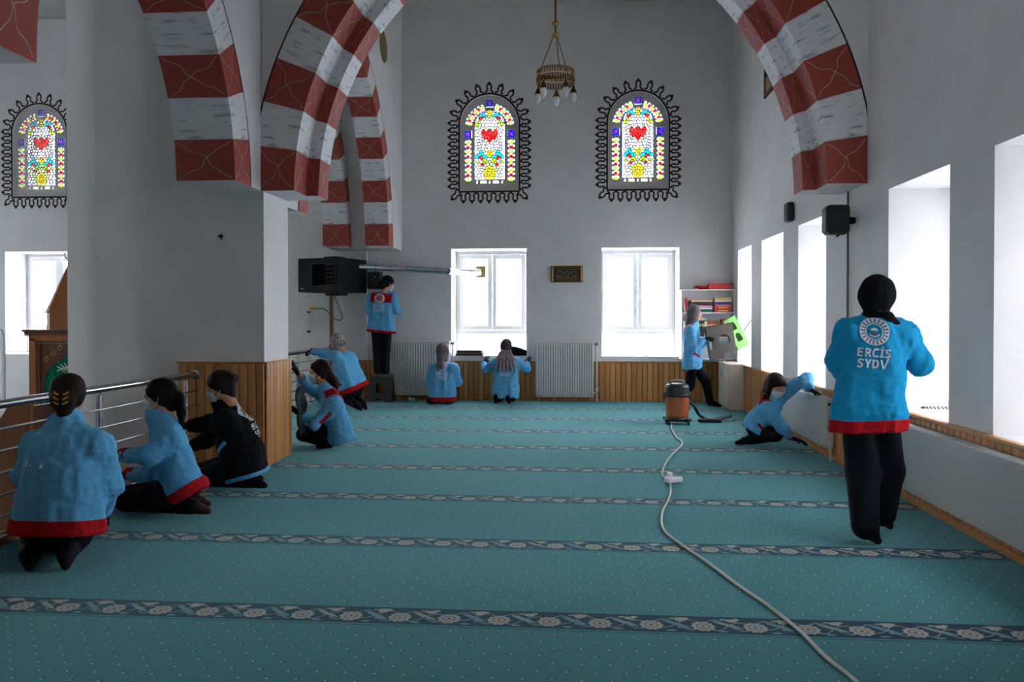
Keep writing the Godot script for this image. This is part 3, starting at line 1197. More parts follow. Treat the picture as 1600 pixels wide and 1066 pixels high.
func railings() -> void:
	var heights := [0.735, 0.595, 0.455, 0.312, 0.175, 0.07]
	for run in [[-3.66, -3.66, -7.44, [-7.27, -5.89, -4.52], "stainless steel railing along the gallery edge in front of the white pier", 0.06], [-4.30, -8.22, ZB + 0.01, [-9.2, -10.4, -11.5, -12.1, -12.72, -13.3], "stainless steel railing beyond the panelled pier, below the black heater", 0.06]]:
		var x: float = run[0]
		var o := thing("railing", Vector3(x, 0, (run[1] + run[2]) * 0.5), run[4], "railing", "stainless railings")
		var mid: float = (run[1] + run[2]) * 0.5
		var z0: float = run[1] - mid
		var z1: float = run[2] - mid
		put(bar(Vector3(0, 0.89, z0), Vector3(0, 0.89, z1), 0.03, 16), "top_rail", M.steel, o)
		for h in heights:
			put(bar(Vector3(0.022, h, z0), Vector3(0.022, h, z1), 0.0085, 10), "rail", M.steel, o)
		for z in run[3]:
			var st := begin()
			tube(st, [Vector3(-0.012, 0.048, z - mid), Vector3(-0.012, 0.845, z - mid)], 0.021, 14)
			tube(st, [Vector3(-0.012, 0.84, z - mid), Vector3(0, 0.868, z - mid)], 0.011, 10)
			var p := put(st, "post", M.steel, o)
			st = begin()
			lathe(st, [Vector2(0.05, 0.048), Vector2(0.05, 0.056), Vector2(0.024, 0.066), Vector2(0.0, 0.066)], 18, Transform3D(Basis.IDENTITY, Vector3(-0.012, 0, z - mid)))
			put(st, "base_flange", M.steel, p)
		var fl := begin()
		lathe(fl, [Vector2(0.046, 0.0), Vector2(0.046, 0.008), Vector2(0.031, 0.014), Vector2(0.0, 0.014)], 18, Transform3D(Basis(Vector3.RIGHT, Vector3(0, 0, 1), Vector3(0, -1, 0)), Vector3(0, 0.89, z1)))
		put(fl, "wall_flange", M.steel, o)

func heater() -> void:
	# the box stands askew on its pole: corner nearest the photographer at (-3.88, -12.8)
	var a := deg_to_rad(21.5)
	var o := thing("warm_air_heater", Vector3(-3.883, 1.86, -12.8), "black box heater on a brown pole, louvred front and steel flue", "heater")
	var bas := Basis(Vector3(cos(a), 0, sin(a)), Vector3.UP, Vector3(-sin(a), 0, cos(a)))
	o.basis = bas
	# local: x along the louvred front towards the viewer's far end is negative, z outwards
	var w := 0.82
	var h := 0.565
	var dep := 0.80
	var st := begin()
	pierced(st, -w, 0.0, 0.0, h, 0.02, Transform3D.IDENTITY, [{"u0": -0.52, "u1": -0.05, "lo": 0.10, "hi": 0.46}])
	box(st, Vector3(-0.02, 0, -dep), Vector3(0, h, -0.02), 0.0)
	box(st, Vector3(-w, 0, -dep), Vector3(-w + 0.02, h, -0.02), 0.0)
	box(st, Vector3(-w + 0.02, 0, -dep), Vector3(-0.02, 0.02, -0.02))
	box(st, Vector3(-w + 0.02, h - 0.02, -dep), Vector3(-0.02, h, -0.02))
	box(st, Vector3(-w + 0.02, 0.02, -dep), Vector3(-0.02, h - 0.02, -dep + 0.02))
	put(st, "casing", M.black_metal, o)
	st = begin()
	pierced(st, -0.545, -0.025, 0.075, 0.485, 0.03, Transform3D(Basis.IDENTITY, Vector3(0, 0, 0.012)), [{"u0": -0.52, "u1": -0.05, "lo": 0.10, "hi": 0.46}])
	put(st, "outlet_frame", M.grille_black, o)
	for k in 5:
		var lv := boxm(Vector3(-0.515, -0.028, -0.003), Vector3(-0.055, 0.028, 0.003), 0.002, Transform3D(Basis(Vector3.RIGHT, deg_to_rad(-52.0)), Vector3(0, 0.145 + k * 0.068, -0.05)))
		put(lv, "louvre", M.black_metal, o)
	put(boxm(Vector3(-0.50, 0.105, -0.09), Vector3(-0.07, 0.118, -0.02), 0.002), "lit_lip", M.dark_brass, o)  # brass tone stands in for light on the lower edge
	st = begin()
	slab(st, PackedVector2Array([Vector2(-0.755, 0.052), Vector2(-0.685, 0.058), Vector2(-0.735, 0.062), Vector2(-0.76, 0.072)]), 0.002, Transform3D(Basis.IDENTITY, Vector3(0, 0, 0.003)))
	put(st, "maker_badge", M.print_white, o)
	put(boxm(Vector3(-0.38, h, -0.35), Vector3(-0.12, h + 0.03, -0.12), 0.005), "top_bracket", M.black_metal, o)
	put(boxm(Vector3(-0.30, -0.06, -0.30), Vector3(-0.02, 0.0, -0.06), 0.006), "mounting_plate", M.black_metal, o)
	var inv := o.transform.affine_inverse()
	put(bar(inv * Vector3(-4.03, 1.82, -12.96), inv * Vector3(-4.03, 0.0, -12.96), 0.034, 14), "pole", M.brown_pipe, o)
	# flue to the window
	st = begin()
	tube(st, [inv * Vector3(-3.66, 2.30, -13.36), inv * Vector3(-2.86, 2.265, -13.40)], 0.053, 18)
	tube(st, [inv * Vector3(-2.86, 2.265, -13.40), inv * Vector3(-2.16, 2.227, -13.50)], 0.056, 18)
	var flue := put(st, "flue_pipe", M.chrome, o)
	st = begin()
	tube(st, [inv * Vector3(-2.16, 2.227, -13.50), inv * Vector3(-2.05, 2.232, -13.66), inv * Vector3(-1.95, 2.24, -13.95), inv * Vector3(-1.84, 2.243, -14.14), inv * Vector3(-1.70, 2.25, -14.24)], 0.057, 18)
	put(st, "flue_elbow", M.chrome, flue)
	for q in [[-3.40, 2.29, -13.37], [-2.35, 2.237, -13.47], [-2.18, 2.228, -13.495]]:
		st = begin()
		var p := inv * Vector3(q[0], q[1], q[2])
		var d := (inv.basis * Vector3(0.7, -0.037, -0.1)).normalized()
		tube(st, [p, p + d * 0.03], 0.061, 18)
		put(st, "pipe_clamp", M.steel, flue)
	put(boxm(Vector3(-1.775, 2.155, -14.262), Vector3(-1.595, 2.365, -14.255), 0.001, inv), "flue_plate", M.olive_sheet, o)
	# gas line
	st = begin()
	var pts := []
	for p in [[-4.0, 1.80, -13.0], [-3.97, 1.62, -13.2], [-3.95, 1.44, -13.35], [-4.02, 1.38, -13.42], [-4.13, 1.41, -13.46], [-4.22, 1.47, -13.5], [-4.28, 1.55, -13.52], [-4.36, 1.592, -13.53], [-4.44, 1.594, -13.54]]:
		pts.append(inv * Vector3(p[0], p[1], p[2]))
	tube(st, pts, 0.013, 10)
	put(st, "gas_hose", M.hose, o)
	put(bar(inv * Vector3(-4.44, 1.594, -13.54), inv * Vector3(-4.60, 1.594, -13.54), 0.021), "gas_valve", M.yellow_brass, o)
	st = begin()
	tube(st, [inv * Vector3(-4.60, 1.594, -13.54), inv * Vector3(-4.66, 1.57, -13.60), inv * Vector3(-4.67, 1.53, -13.68), inv * Vector3(-4.67, 1.19, -13.69)], 0.008, 8)
	put(st, "gas_pipe", M.radiator, o)
	for y in [1.53, 1.19]:
		put(boxm(Vector3(-4.70, y - 0.018, -13.71), Vector3(-4.64, y + 0.018, -13.675), 0.004, inv), "pipe_clip", M.black_metal, o)

func panel_radiator(o: Node, w: float, h: float, xf: Transform3D, ribs: int) -> void:
	# local: x across, y up, z out; ribbed front
	var st := begin()
	box(st, Vector3(-w / 2, 0, 0), Vector3(w / 2, h, 0.022), 0.006, xf)
	put(st, "back_panel", M.radiator, o)
	st = begin()
	box(st, Vector3(-w / 2, 0, 0.075), Vector3(w / 2, h, 0.092), 0.008, xf)
	var p := put(st, "front_panel", M.radiator, o)
	st = begin()
	for k in ribs:
		var x := -w / 2 + (k + 0.5) * w / ribs
		box(st, Vector3(x - 0.3 * w / ribs, 0.035, 0.09), Vector3(x + 0.3 * w / ribs, h - 0.035, 0.108), 0.009, xf)
	var rb := put(st, "ribs", M.radiator, p)
	rb.set_meta("kind", "stuff")
	st = begin()
	for k in int(w / 0.03):
		var x := -w / 2 + 0.02 + k * 0.03
		box(st, Vector3(x, h - 0.006, 0.022), Vector3(x + 0.018, h + 0.002, 0.075), 0.0, xf)
	var gr := put(st, "top_grille", M.radiator, o)
	gr.set_meta("kind", "stuff")
	for s: float in [-1.0, 1.0]:
		st = begin()
		box(st, Vector3(s * w / 2 - 0.004, 0.006, 0.004), Vector3(s * w / 2 + 0.004, h - 0.004, 0.09), 0.003, xf)
		put(st, "side_cover", M.radiator, o)

func radiators() -> void:
	var list := [[-2.70, 1.10, 0.09, 0.94, "white ribbed radiator beside the kneeling woman in a dark headscarf"], [-0.17, 0.98, 0.08, 0.94, "white ribbed radiator on the end wall between the two windows"]]
	for r in list:
		var o := thing("radiator", Vector3(r[0], r[2], ZB + 0.07), r[4], "radiator", "ribbed radiators on the end wall")
		panel_radiator(o, r[1], r[3], Transform3D.IDENTITY, 24)
		var st := begin()
		var x: float = r[1] / 2 + 0.055
		tube(st, [Vector3(r[1] / 2, 0.90, 0.045), Vector3(x, 0.90, 0.045), Vector3(x, 0.86, 0.045), Vector3(x, 0.16, 0.045)], 0.014, 10)
		put(st, "pipe", M.radiator, o)
		st = begin()
		lathe(st, [Vector2(0.0, 0.0), Vector2(0.022, 0.004), Vector2(0.026, 0.02), Vector2(0.022, 0.065), Vector2(0.0, 0.07)], 14, Transform3D(Basis.IDENTITY, Vector3(x, 0.09, 0.045)))
		tube(st, [Vector3(r[1] / 2, 0.07, 0.045), Vector3(x, 0.07, 0.045), Vector3(x, -0.08, 0.045)], 0.012, 10)
		put(st, "valve", M.radiator, o)
		put(boxm(Vector3(r[1] / 2 + 0.01, 0.88, 0.03), Vector3(x + 0.03, 0.925, 0.06), 0.006), "air_vent", M.steel, o)
	list = [[-5.32, 2.55, "long white panel radiator behind the standing woman"], [-9.10, 1.70, "white panel radiator that the crouching woman wipes"]]
	for r in list:
		var o := thing("radiator", Vector3(XR - 0.035, 0.125, r[0]), r[2], "radiator", "panel radiators under the side windows")
		var xf := Transform3D(Basis(Vector3(0, 0, 1), Vector3.UP, Vector3(-1, 0, 0)), Vector3.ZERO)
		var st := begin()
		box(st, Vector3(-r[1] / 2, 0, 0), Vector3(r[1] / 2, 0.50, 0.022), 0.006, xf)
		put(st, "back_panel", M.radiator_shaded, o)
		st = begin()
		box(st, Vector3(-r[1] / 2, 0, 0.085), Vector3(r[1] / 2, 0.50, 0.102), 0.012, xf)
		box(st, Vector3(-r[1] / 2 + 0.03, 0.03, 0.10), Vector3(r[1] / 2 - 0.03, 0.47, 0.106), 0.005, xf)
		put(st, "front_panel", M.radiator_shaded, o)
		st = begin()
		for k in int(r[1] / 0.03):
			var x: float = -r[1] / 2 + 0.02 + k * 0.03
			box(st, Vector3(x, 0.492, 0.022), Vector3(x + 0.017, 0.502, 0.085), 0.0, xf)
			box(st, Vector3(x, 0.0, 0.022), Vector3(x + 0.017, 0.008, 0.085), 0.0, xf)
		put(st, "top_grille", M.radiator_shaded, o).set_meta("kind", "stuff")
		for s: float in [-1.0, 1.0]:
			put(boxm(Vector3(s * r[1] / 2 - 0.005, 0.004, 0.002), Vector3(s * r[1] / 2 + 0.005, 0.497, 0.10), 0.004, xf), "side_cover", M.radiator_shaded, o)
		st = begin()
		tube(st, [xf * Vector3(r[1] / 2, 0.44, 0.05), xf * Vector3(r[1] / 2 + 0.02, 0.44, 0.05)], 0.016, 12)
		put(st, "plug", M.black_metal, o)
		st = begin()
		tube(st, [xf * Vector3(r[1] / 2, 0.05, 0.05), xf * Vector3(r[1] / 2 + 0.05, 0.05, 0.05), xf * Vector3(r[1] / 2 + 0.05, -0.12, 0.05)], 0.013, 10)
		put(st, "valve", M.radiator_shaded, o)

func book(at: Vector3, size: Vector3, cover: Color, label: String, flat := true, lean := 0.0, band := Color.TRANSPARENT) -> void:
	# size: x along the shelf, y up, z depth; the spine faces the room
	var o := thing("book", at, label, "book", "books on the white shelves")
	o.rotation.z = lean
	var key := "cover_%s" % cover.to_html(false)
	if not M.has(key):
		mat(key, cover, 0.55)
	var st := begin()
	var t := 0.004
	var hx := size.x / 2
	if flat:
		box(st, Vector3(-hx, 0, -size.z), Vector3(hx, t, 0), 0.001)
		box(st, Vector3(-hx, size.y - t, -size.z), Vector3(hx, size.y, 0), 0.001)
		box(st, Vector3(-hx, t, -t), Vector3(hx, size.y - t, 0), 0.001)
		put(st, "cover", M[key], o)
		put(boxm(Vector3(-hx + 0.004, t, -size.z + 0.004), Vector3(hx - 0.004, size.y - t, -t)), "pages", M.paper, o)
	else:
		box(st, Vector3(-hx, 0, -size.z), Vector3(-hx + t, size.y, 0), 0.001)
		box(st, Vector3(hx - t, 0, -size.z), Vector3(hx, size.y, 0), 0.001)
		box(st, Vector3(-hx + t, 0, -t), Vector3(hx - t, size.y, 0), 0.001)
		put(st, "cover", M[key], o)
		put(boxm(Vector3(-hx + t, 0.003, -size.z + 0.004), Vector3(hx - t, size.y - 0.003, -t)), "pages", M.paper, o)
	if band.a > 0.0:
		var k2 := "band_%s" % band.to_html(false)
		if not M.has(k2):
			mat(k2, band, 0.5)
		if flat:
			put(boxm(Vector3(-hx * 0.6, size.y * 0.3, 0), Vector3(hx * 0.6, size.y * 0.7, 0.001)), "spine_label", M[k2], o)
		else:
			put(boxm(Vector3(-hx * 0.8, size.y * 0.62, 0), Vector3(hx * 0.8, size.y * 0.8, 0.001)), "spine_label", M[k2], o)

func bookcase() -> void:
	var zf := ZB + 0.30
	var x0 := 1.765
	var x1 := XR - 0.004
	var o := thing("bookshelf", Vector3((x0 + x1) / 2, 0.735, ZB + 0.003), "white open bookshelf hung in the corner beside the end window", "bookshelf")
	var inv := o.transform.affine_inverse()
	for x in [x0, x1 - 0.018]:
		put(boxm(Vector3(x, 0.735, ZB + 0.004), Vector3(x + 0.018, 1.90, zf), 0.001, inv), "side_panel", M.shelf_white, o)
	for y in [0.735, 1.10, 1.505, 1.885]:
		put(boxm(Vector3(x0 + 0.018, y, ZB + 0.004), Vector3(x1 - 0.018, y + 0.018, zf), 0.001, inv), "shelf", M.shelf_white, o)
	put(boxm(Vector3(x0 + 0.018, 0.753, ZB + 0.004), Vector3(x1 - 0.018, 1.885, ZB + 0.010), 0.0, inv), "back_panel", M.shelf_white, o)
	var z := zf - 0.02
	var y := 1.524
	# upper shelf, left: two leaning, then two piles
	book(Vector3(1.83, y + 0.004, z), Vector3(0.03, 0.22, 0.2), c8(206, 150, 130), "pale pink book leaning at the end of the upper shelf", false, 0.10)
	book(Vector3(1.868, y + 0.004, z), Vector3(0.028, 0.24, 0.2), c8(176, 40, 44), "slim red book leaning on the upper shelf", false, 0.08)
	var pile := [[0.05, c8(24, 84, 66), "dark green book at the bottom of the upper shelf pile"], [0.022, c8(216, 216, 206), "thin white book above the dark green book"], [0.036, c8(214, 128, 152), "pink book in the middle of the upper shelf pile"], [0.06, c8(44, 36, 34), "thick black book under the cream book"], [0.03, c8(214, 178, 140), "cream book on top of the pile with the black book"]]
	var yy := y
	for p in pile:
		book(Vector3(2.10 + rng.randf_range(-0.012, 0.012), yy, z), Vector3(0.36 - rng.randf() * 0.03, p[0], 0.23), p[1], p[2])
		yy += p[0] + 0.0015
	pile = [[0.052, c8(190, 30, 30), "red book at the bottom of the pile beside the wall", c8(222, 160, 80)], [0.048, c8(204, 40, 36), "second red book up in the pile beside the wall", c8(226, 170, 90)], [0.022, c8(220, 120, 130), "thin rose book between the red books and the navy book"], [0.045, c8(46, 44, 110), "navy blue book in the pile beside the wall"], [0.024, c8(232, 214, 184), "ivory book under the tan book"], [0.042, c8(204, 162, 96), "tan book topmost of the pile beside the wall"]]
	yy = y
	for p in pile:
		book(Vector3(2.46 + rng.randf_range(-0.008, 0.008), yy, z - 0.005), Vector3(0.29 - rng.randf() * 0.03, p[0], 0.22), p[1], p[2], true, 0.0, p[3] if p.size() > 3 else Color.TRANSPARENT)
		yy += p[0] + 0.0015
	# lower shelf: upright sets
	y = 1.119
	var spines := [[0.036, 0.25, c8(214, 208, 196), "white upright book first on the lower shelf"], [0.034, 0.24, c8(196, 60, 56), "coral red upright book near the start of the lower shelf"], [0.03, 0.25, c8(222, 214, 200), "second white upright book on the lower shelf"], [0.04, 0.26, c8(150, 40, 40), "maroon upright book behind the woman's shoulder on the lower shelf"], [0.045, 0.27, c8(30, 56, 54), "first dark green volume of the gilt set"], [0.045, 0.27, c8(32, 58, 60), "second dark green volume of the gilt set"], [0.045, 0.27, c8(28, 50, 52), "third dark green volume of the gilt set"], [0.045, 0.27, c8(34, 60, 58), "fourth dark green volume of the gilt set"], [0.04, 0.25, c8(222, 210, 180), "cream upright book after the dark green set"], [0.045, 0.26, c8(150, 64, 40), "first rust brown volume on the lower shelf"], [0.045, 0.26, c8(160, 70, 44), "second rust brown volume on the lower shelf"], [0.045, 0.26, c8(146, 60, 38), "third rust brown volume on the lower shelf"], [0.045, 0.26, c8(158, 66, 42), "fourth rust brown volume on the lower shelf"], [0.04, 0.24, c8(36, 66, 50), "bottle green upright book on the lower shelf"], [0.05, 0.29, c8(168, 26, 30), "tall crimson upright book at the end of the lower shelf"], [0.03, 0.28, c8(120, 30, 30), "slim wine red book last on the lower shelf"]]
	var x := 1.80
	for s in spines:
		book(Vector3(x + s[0] / 2, y, z), Vector3(s[0], s[1], 0.2), s[2], s[3], false, 0.0, c8(206, 176, 100) if "volume" in s[3] else Color.TRANSPARENT)
		x += s[0] + 0.004
	book(Vector3(2.06, y + 0.273, z), Vector3(0.24, 0.03, 0.19), c8(206, 190, 160), "beige book lying flat across the dark green set")
	book(Vector3(2.03, y + 0.305, z), Vector3(0.20, 0.02, 0.17), c8(222, 210, 186), "thin cream booklet on top of the beige book")
	# things on top of the bookshelf
	var t := thing("plastic_crate", Vector3(2.42, 1.904, ZB + 0.16), "open red plastic crate on top of the bookshelf", "crate")
	var st := begin()
	box(st, Vector3(-0.20, 0, -0.11), Vector3(0.18, 0.008, 0.11))
	put(st, "bottom", M.red_plastic, t)
	for s: float in [-1.0, 1.0]:
		put(boxm(Vector3(-0.20, 0.008, s * 0.105 - 0.004), Vector3(0.18, 0.085, s * 0.105 + 0.004), 0.002), "wall", M.red_plastic, t)
		put(boxm(Vector3(-0.01 + s * 0.186 - 0.004, 0.008, -0.101), Vector3(-0.01 + s * 0.186 + 0.004, 0.085, 0.101), 0.002), "wall", M.red_plastic, t)
	put(boxm(Vector3(-0.215, 0.08, 0.10), Vector3(0.20, 0.095, 0.125), 0.004), "rim", M.red_plastic, t)
	st = begin()
	for k in 14:
		var a := k * 2.4
		ball(st, Vector3(cos(a) * 0.055 * (1.0 + 0.3 * sin(k * 1.7)), 0.024 + 0.010 * sin(k * 2.2), sin(a) * 0.05), Vector3(0.045, 0.022, 0.04), 10, 6, Basis(Vector3.UP, a))
	var cl := put(st, "dust_cloth", M.red_fleece)
	cl.position = Vector3(2.10, 1.918, ZB + 0.18)
	tag(cl, "crumpled red cloth on top of the bookshelf beside the crate", "cloth")
	# low cabinet
	var c := thing("cabinet", Vector3(2.50, 0, -12.98), "low beige cabinet with handled doors in the corner", "cabinet")
	put(boxm(Vector3(-0.105, 0.02, -0.42), Vector3(0.112, 0.69, 0.42), 0.003), "body", M.laminate, c)
	put(boxm(Vector3(-0.135, 0.69, -0.43), Vector3(0.112, 0.715, 0.43), 0.004), "top", M.laminate, c)
	put(boxm(Vector3(-0.09, 0.0, -0.41), Vector3(0.112, 0.02, 0.41)), "plinth", M.laminate, c)
	for s: float in [-1.0, 1.0]:
		var d := put(boxm(Vector3(-0.125, 0.03, s * 0.21 - 0.205), Vector3(-0.107, 0.682, s * 0.21 + 0.205), 0.003), "door", M.laminate, c)
		st = begin()
		tube(st, [Vector3(-0.125, 0.60, s * 0.05), Vector3(-0.15, 0.595, s * 0.05), Vector3(-0.15, 0.50, s * 0.05), Vector3(-0.125, 0.495, s * 0.05)], 0.006, 8)
		put(st, "handle", M.steel, d)
	# a pole leaning in the window
	var bp := put(bar(Vector3(2.37, 0.725, -12.98), Vector3(2.85, 1.45, -13.0), 0.009, 10), "broom_pole", M.grey_plastic)
	tag(bp, "thin grey pole leaning across the corner window from the cabinet", "pole")

func vacuum() -> void:
	var p := Vector3(1.385, 0, -10.92)
	var o := thing("vacuum_cleaner", p, "drum vacuum cleaner with orange tank and black lid on the carpet", "vacuum cleaner")
	var st := begin()
	lathe(st, [Vector2(0.0, 0.10), Vector2(0.145, 0.10), Vector2(0.152, 0.115), Vector2(0.158, 0.36), Vector2(0.162, 0.372), Vector2(0.0, 0.372)], 32)
	put(st, "tank", M.orange_plastic, o)
	st = begin()
	lathe(st, [Vector2(0.0, 0.372), Vector2(0.172, 0.372), Vector2(0.174, 0.395), Vector2(0.162, 0.402), Vector2(0.16, 0.41), Vector2(0.158, 0.50), Vector2(0.145, 0.53), Vector2(0.11, 0.545), Vector2(0.0, 0.55)], 32)
	var lid := put(st, "lid", M.black_plastic, o)
	st = begin()
	tube(st, [Vector3(-0.10, 0.535, 0.02), Vector3(-0.085, 0.575, 0.02), Vector3(0.0, 0.588, 0.02), Vector3(0.075, 0.575, 0.02), Vector3(0.09, 0.54, 0.02)], 0.018, 10)
	put(st, "carry_handle", M.grey_plastic, lid)
	for s: float in [-1.0, 1.0]:
		put(boxm(Vector3(s * 0.175 - 0.014, 0.33, -0.03), Vector3(s * 0.175 + 0.014, 0.43, 0.03), 0.006), "latch", M.dark_grey_plastic, o)
	st = begin()
	lathe(st, [Vector2(0.0, 0.045), Vector2(0.165, 0.045), Vector2(0.172, 0.07), Vector2(0.155, 0.10), Vector2(0.0, 0.10)], 28)
	for k in 4:
		var a := PI / 4 + k * PI / 2
		box(st, Vector3(-0.045, 0.045, 0.13), Vector3(0.045, 0.085, 0.215), 0.01, Transform3D(Basis(Vector3.UP, a), Vector3.ZERO))
	put(st, "base", M.black_plastic, o)
	for k in 4:
		var a := PI / 4 + k * PI / 2
		var c := Vector3(sin(a) * 0.185, 0.028, cos(a) * 0.185)
		st = begin()
		tube(st, [c - Vector3(0.014, 0, 0), c + Vector3(0.014, 0, 0)], 0.028, 16)
		put(st, "castor", M.black_plastic, o)
	st = begin()
	var pts := []
	for q in [[0.16, 0.30, -0.02], [0.24, 0.22, -0.06], [0.32, 0.10, -0.14], [0.46, 0.03, -0.26], [0.62, 0.03, -0.40], [0.76, 0.035, -0.50], [0.80, 0.06, -0.42]]:
		pts.append(Vector3(q[0], q[1], q[2]))
	var fine := []
	for i in pts.size() - 1:
		for k in 6:
			var a: Vector3 = pts[maxi(i - 1, 0)]
			var b: Vector3 = pts[mini(i + 2, pts.size() - 1)]
			fine.append((pts[i] as Vector3).cubic_interpolate(pts[i + 1], a, b, k / 6.0))
	fine.append(pts[-1])
	var rad := []
	for i in fine.size():
		rad.append(0.021 if i % 2 else 0.0185)
	tube(st, fine, rad, 12)
	put(st, "hose", M.black_plastic, o)
	put(bar(Vector3(0.80, 0.06, -0.42), Vector3(0.60, 0.04, -0.19), 0.018), "wand", M.dark_grey_plastic, o)
	st = begin()
	box(st, Vector3(0.30, 0.004, -0.20), Vector3(0.62, 0.055, -0.11), 0.012)
	put(st, "floor_nozzle", M.black_plastic, o)
	# its lead and the socket
	var cord := [[1.29, -10.76], [1.245, -10.4], [1.222, -9.9], [1.212, -9.55], [1.235, -9.36], [1.19, -9.0], [1.037, -8.48], [0.91, -7.98], [0.81, -7.45], [0.80, -7.25], [0.835, -7.10]]
	tag(put(flex(cord, 0.0085), "vacuum_lead", M.cable), "pale lead running from the vacuum cleaner to the socket block", "cable")
	cord = [[0.82, -6.93], [0.79, -6.63], [0.72, -6.25], [0.655, -5.97], [0.606, -5.6], [0.61, -5.35], [0.661, -5.13], [0.787, -4.69], [0.869, -4.36], [0.961, -4.04], [1.03, -3.72], [1.06, -3.45], [1.104, -3.25], [1.16, -2.9], [1.2, -2.4]]
	tag(put(flex(cord, 0.0085), "extension_lead", M.cable), "pale extension lead snaking over the carpet towards the viewer", "cable")
	var sb := thing("socket_block", Vector3(0.86, 0.004, -7.02), "white socket block on the carpet joining the two leads", "socket")
	sb.rotation.y = 0.5
	put(boxm(Vector3(-0.075, 0, -0.04), Vector3(0.075, 0.05, 0.04), 0.01), "housing", M.pvc, sb)
	st = begin()
	lathe(st, [Vector2(0.0, 0.0495), Vector2(0.022, 0.0495), Vector2(0.026, 0.053), Vector2(0.028, 0.0535), Vector2(0.03, 0.0495)], 18, Transform3D(Basis.IDENTITY, Vector3(0.03, 0, 0)))
	put(st, "outlet", M.gasket, sb)
	put(boxm(Vector3(-0.06, 0.05, -0.022), Vector3(-0.018, 0.092, 0.022), 0.008), "plug", M.pvc, sb)

func flex(pts: Array, r: float) -> SurfaceTool:
	var fine := []
	var n := pts.size()
	for i in n - 1:
		for k in 8:
			var p := []
			for j in [i, i + 1, maxi(i - 1, 0), mini(i + 2, n - 1)]:
				p.append(Vector3(pts[j][0], r + 0.002, pts[j][1]))
			fine.append((p[0] as Vector3).cubic_interpolate(p[1], p[2], p[3], k / 8.0))
	fine.append(Vector3(pts[-1][0], r + 0.002, pts[-1][1]))
	var st := begin()
	tube(st, fine, r, 8)
	return st

func chandelier() -> void:
	var o := thing("chandelier", Vector3(-0.264, 4.60, -10.9), "brass ring chandelier with five frosted bulbs hanging on thin chains", "chandelier")
	var ring_y := 0.07
	for b in [[0.14, 0.205, 0.252], [0.015, 0.09, 0.258]]:
		var st := begin()
		for k in 44:
			var a := TAU * k / 44
			var xf := Transform3D(Basis(Vector3.UP, a), Vector3.ZERO)
			box(st, Vector3(-0.011, b[0] + 0.012 * (k % 2), b[2] - 0.003), Vector3(0.011, b[1] + 0.006 * (k % 2), b[2] + 0.003), 0.002, xf)
		put(st, "fringe", M.dark_brass, o).set_meta("kind", "stuff")
	for y in [0.10, 0.135, 0.20, 0.02]:
		var st := begin()
		var pts := []
		for k in 37:
			var a := TAU * k / 36
			pts.append(Vector3(sin(a) * 0.254, y, cos(a) * 0.254))
		tube(st, pts, 0.007, 6, false)
		put(st, "hoop", M.brass, o)
	for k in 3:
		var a := TAU * k / 3 + 0.25
		put(bar(Vector3(sin(a) * 0.235, 0.19, cos(a) * 0.235), Vector3(sin(a) * 0.03, 0.68, cos(a) * 0.03), 0.006, 8), "chain", M.dark_brass, o)
	for y in [0.69, 0.845]:
		var st := begin()
		lathe(st, [Vector2(0.0, y - 0.035), Vector2(0.03, y - 0.03), Vector2(0.046, y - 0.008), Vector2(0.046, y + 0.008), Vector2(0.03, y + 0.03), Vector2(0.0, y + 0.035)], 20)
		put(st, "knop", M.brass, o)
	put(bar(Vector3(0, 0.72, 0), Vector3(0, CE - 4.60, 0), 0.013, 10), "rod", M.dark_brass, o)
	for k in 5:
		var a := TAU * k / 5 + 0.6
		var c := Transform3D(Basis.IDENTITY, Vector3(sin(a) * 0.255, 0, cos(a) * 0.255))
		var st := begin()
		lathe(st, [Vector2(0.052, -0.09), Vector2(0.048, -0.08), Vector2(0.018, -0.01), Vector2(0.01, 0.02), Vector2(0.0, 0.025)], 18, c)
		var s := put(st, "lamp_holder", M.dark_brass, o)
		st = begin()
		lathe(st, [Vector2(0.0, -0.225), Vector2(0.008, -0.215), Vector2(0.03, -0.185), Vector2(0.045, -0.14), Vector2(0.044, -0.10), Vector2(0.036, -0.085)], 18, c)
		put(st, "bulb", M.frosted, s)

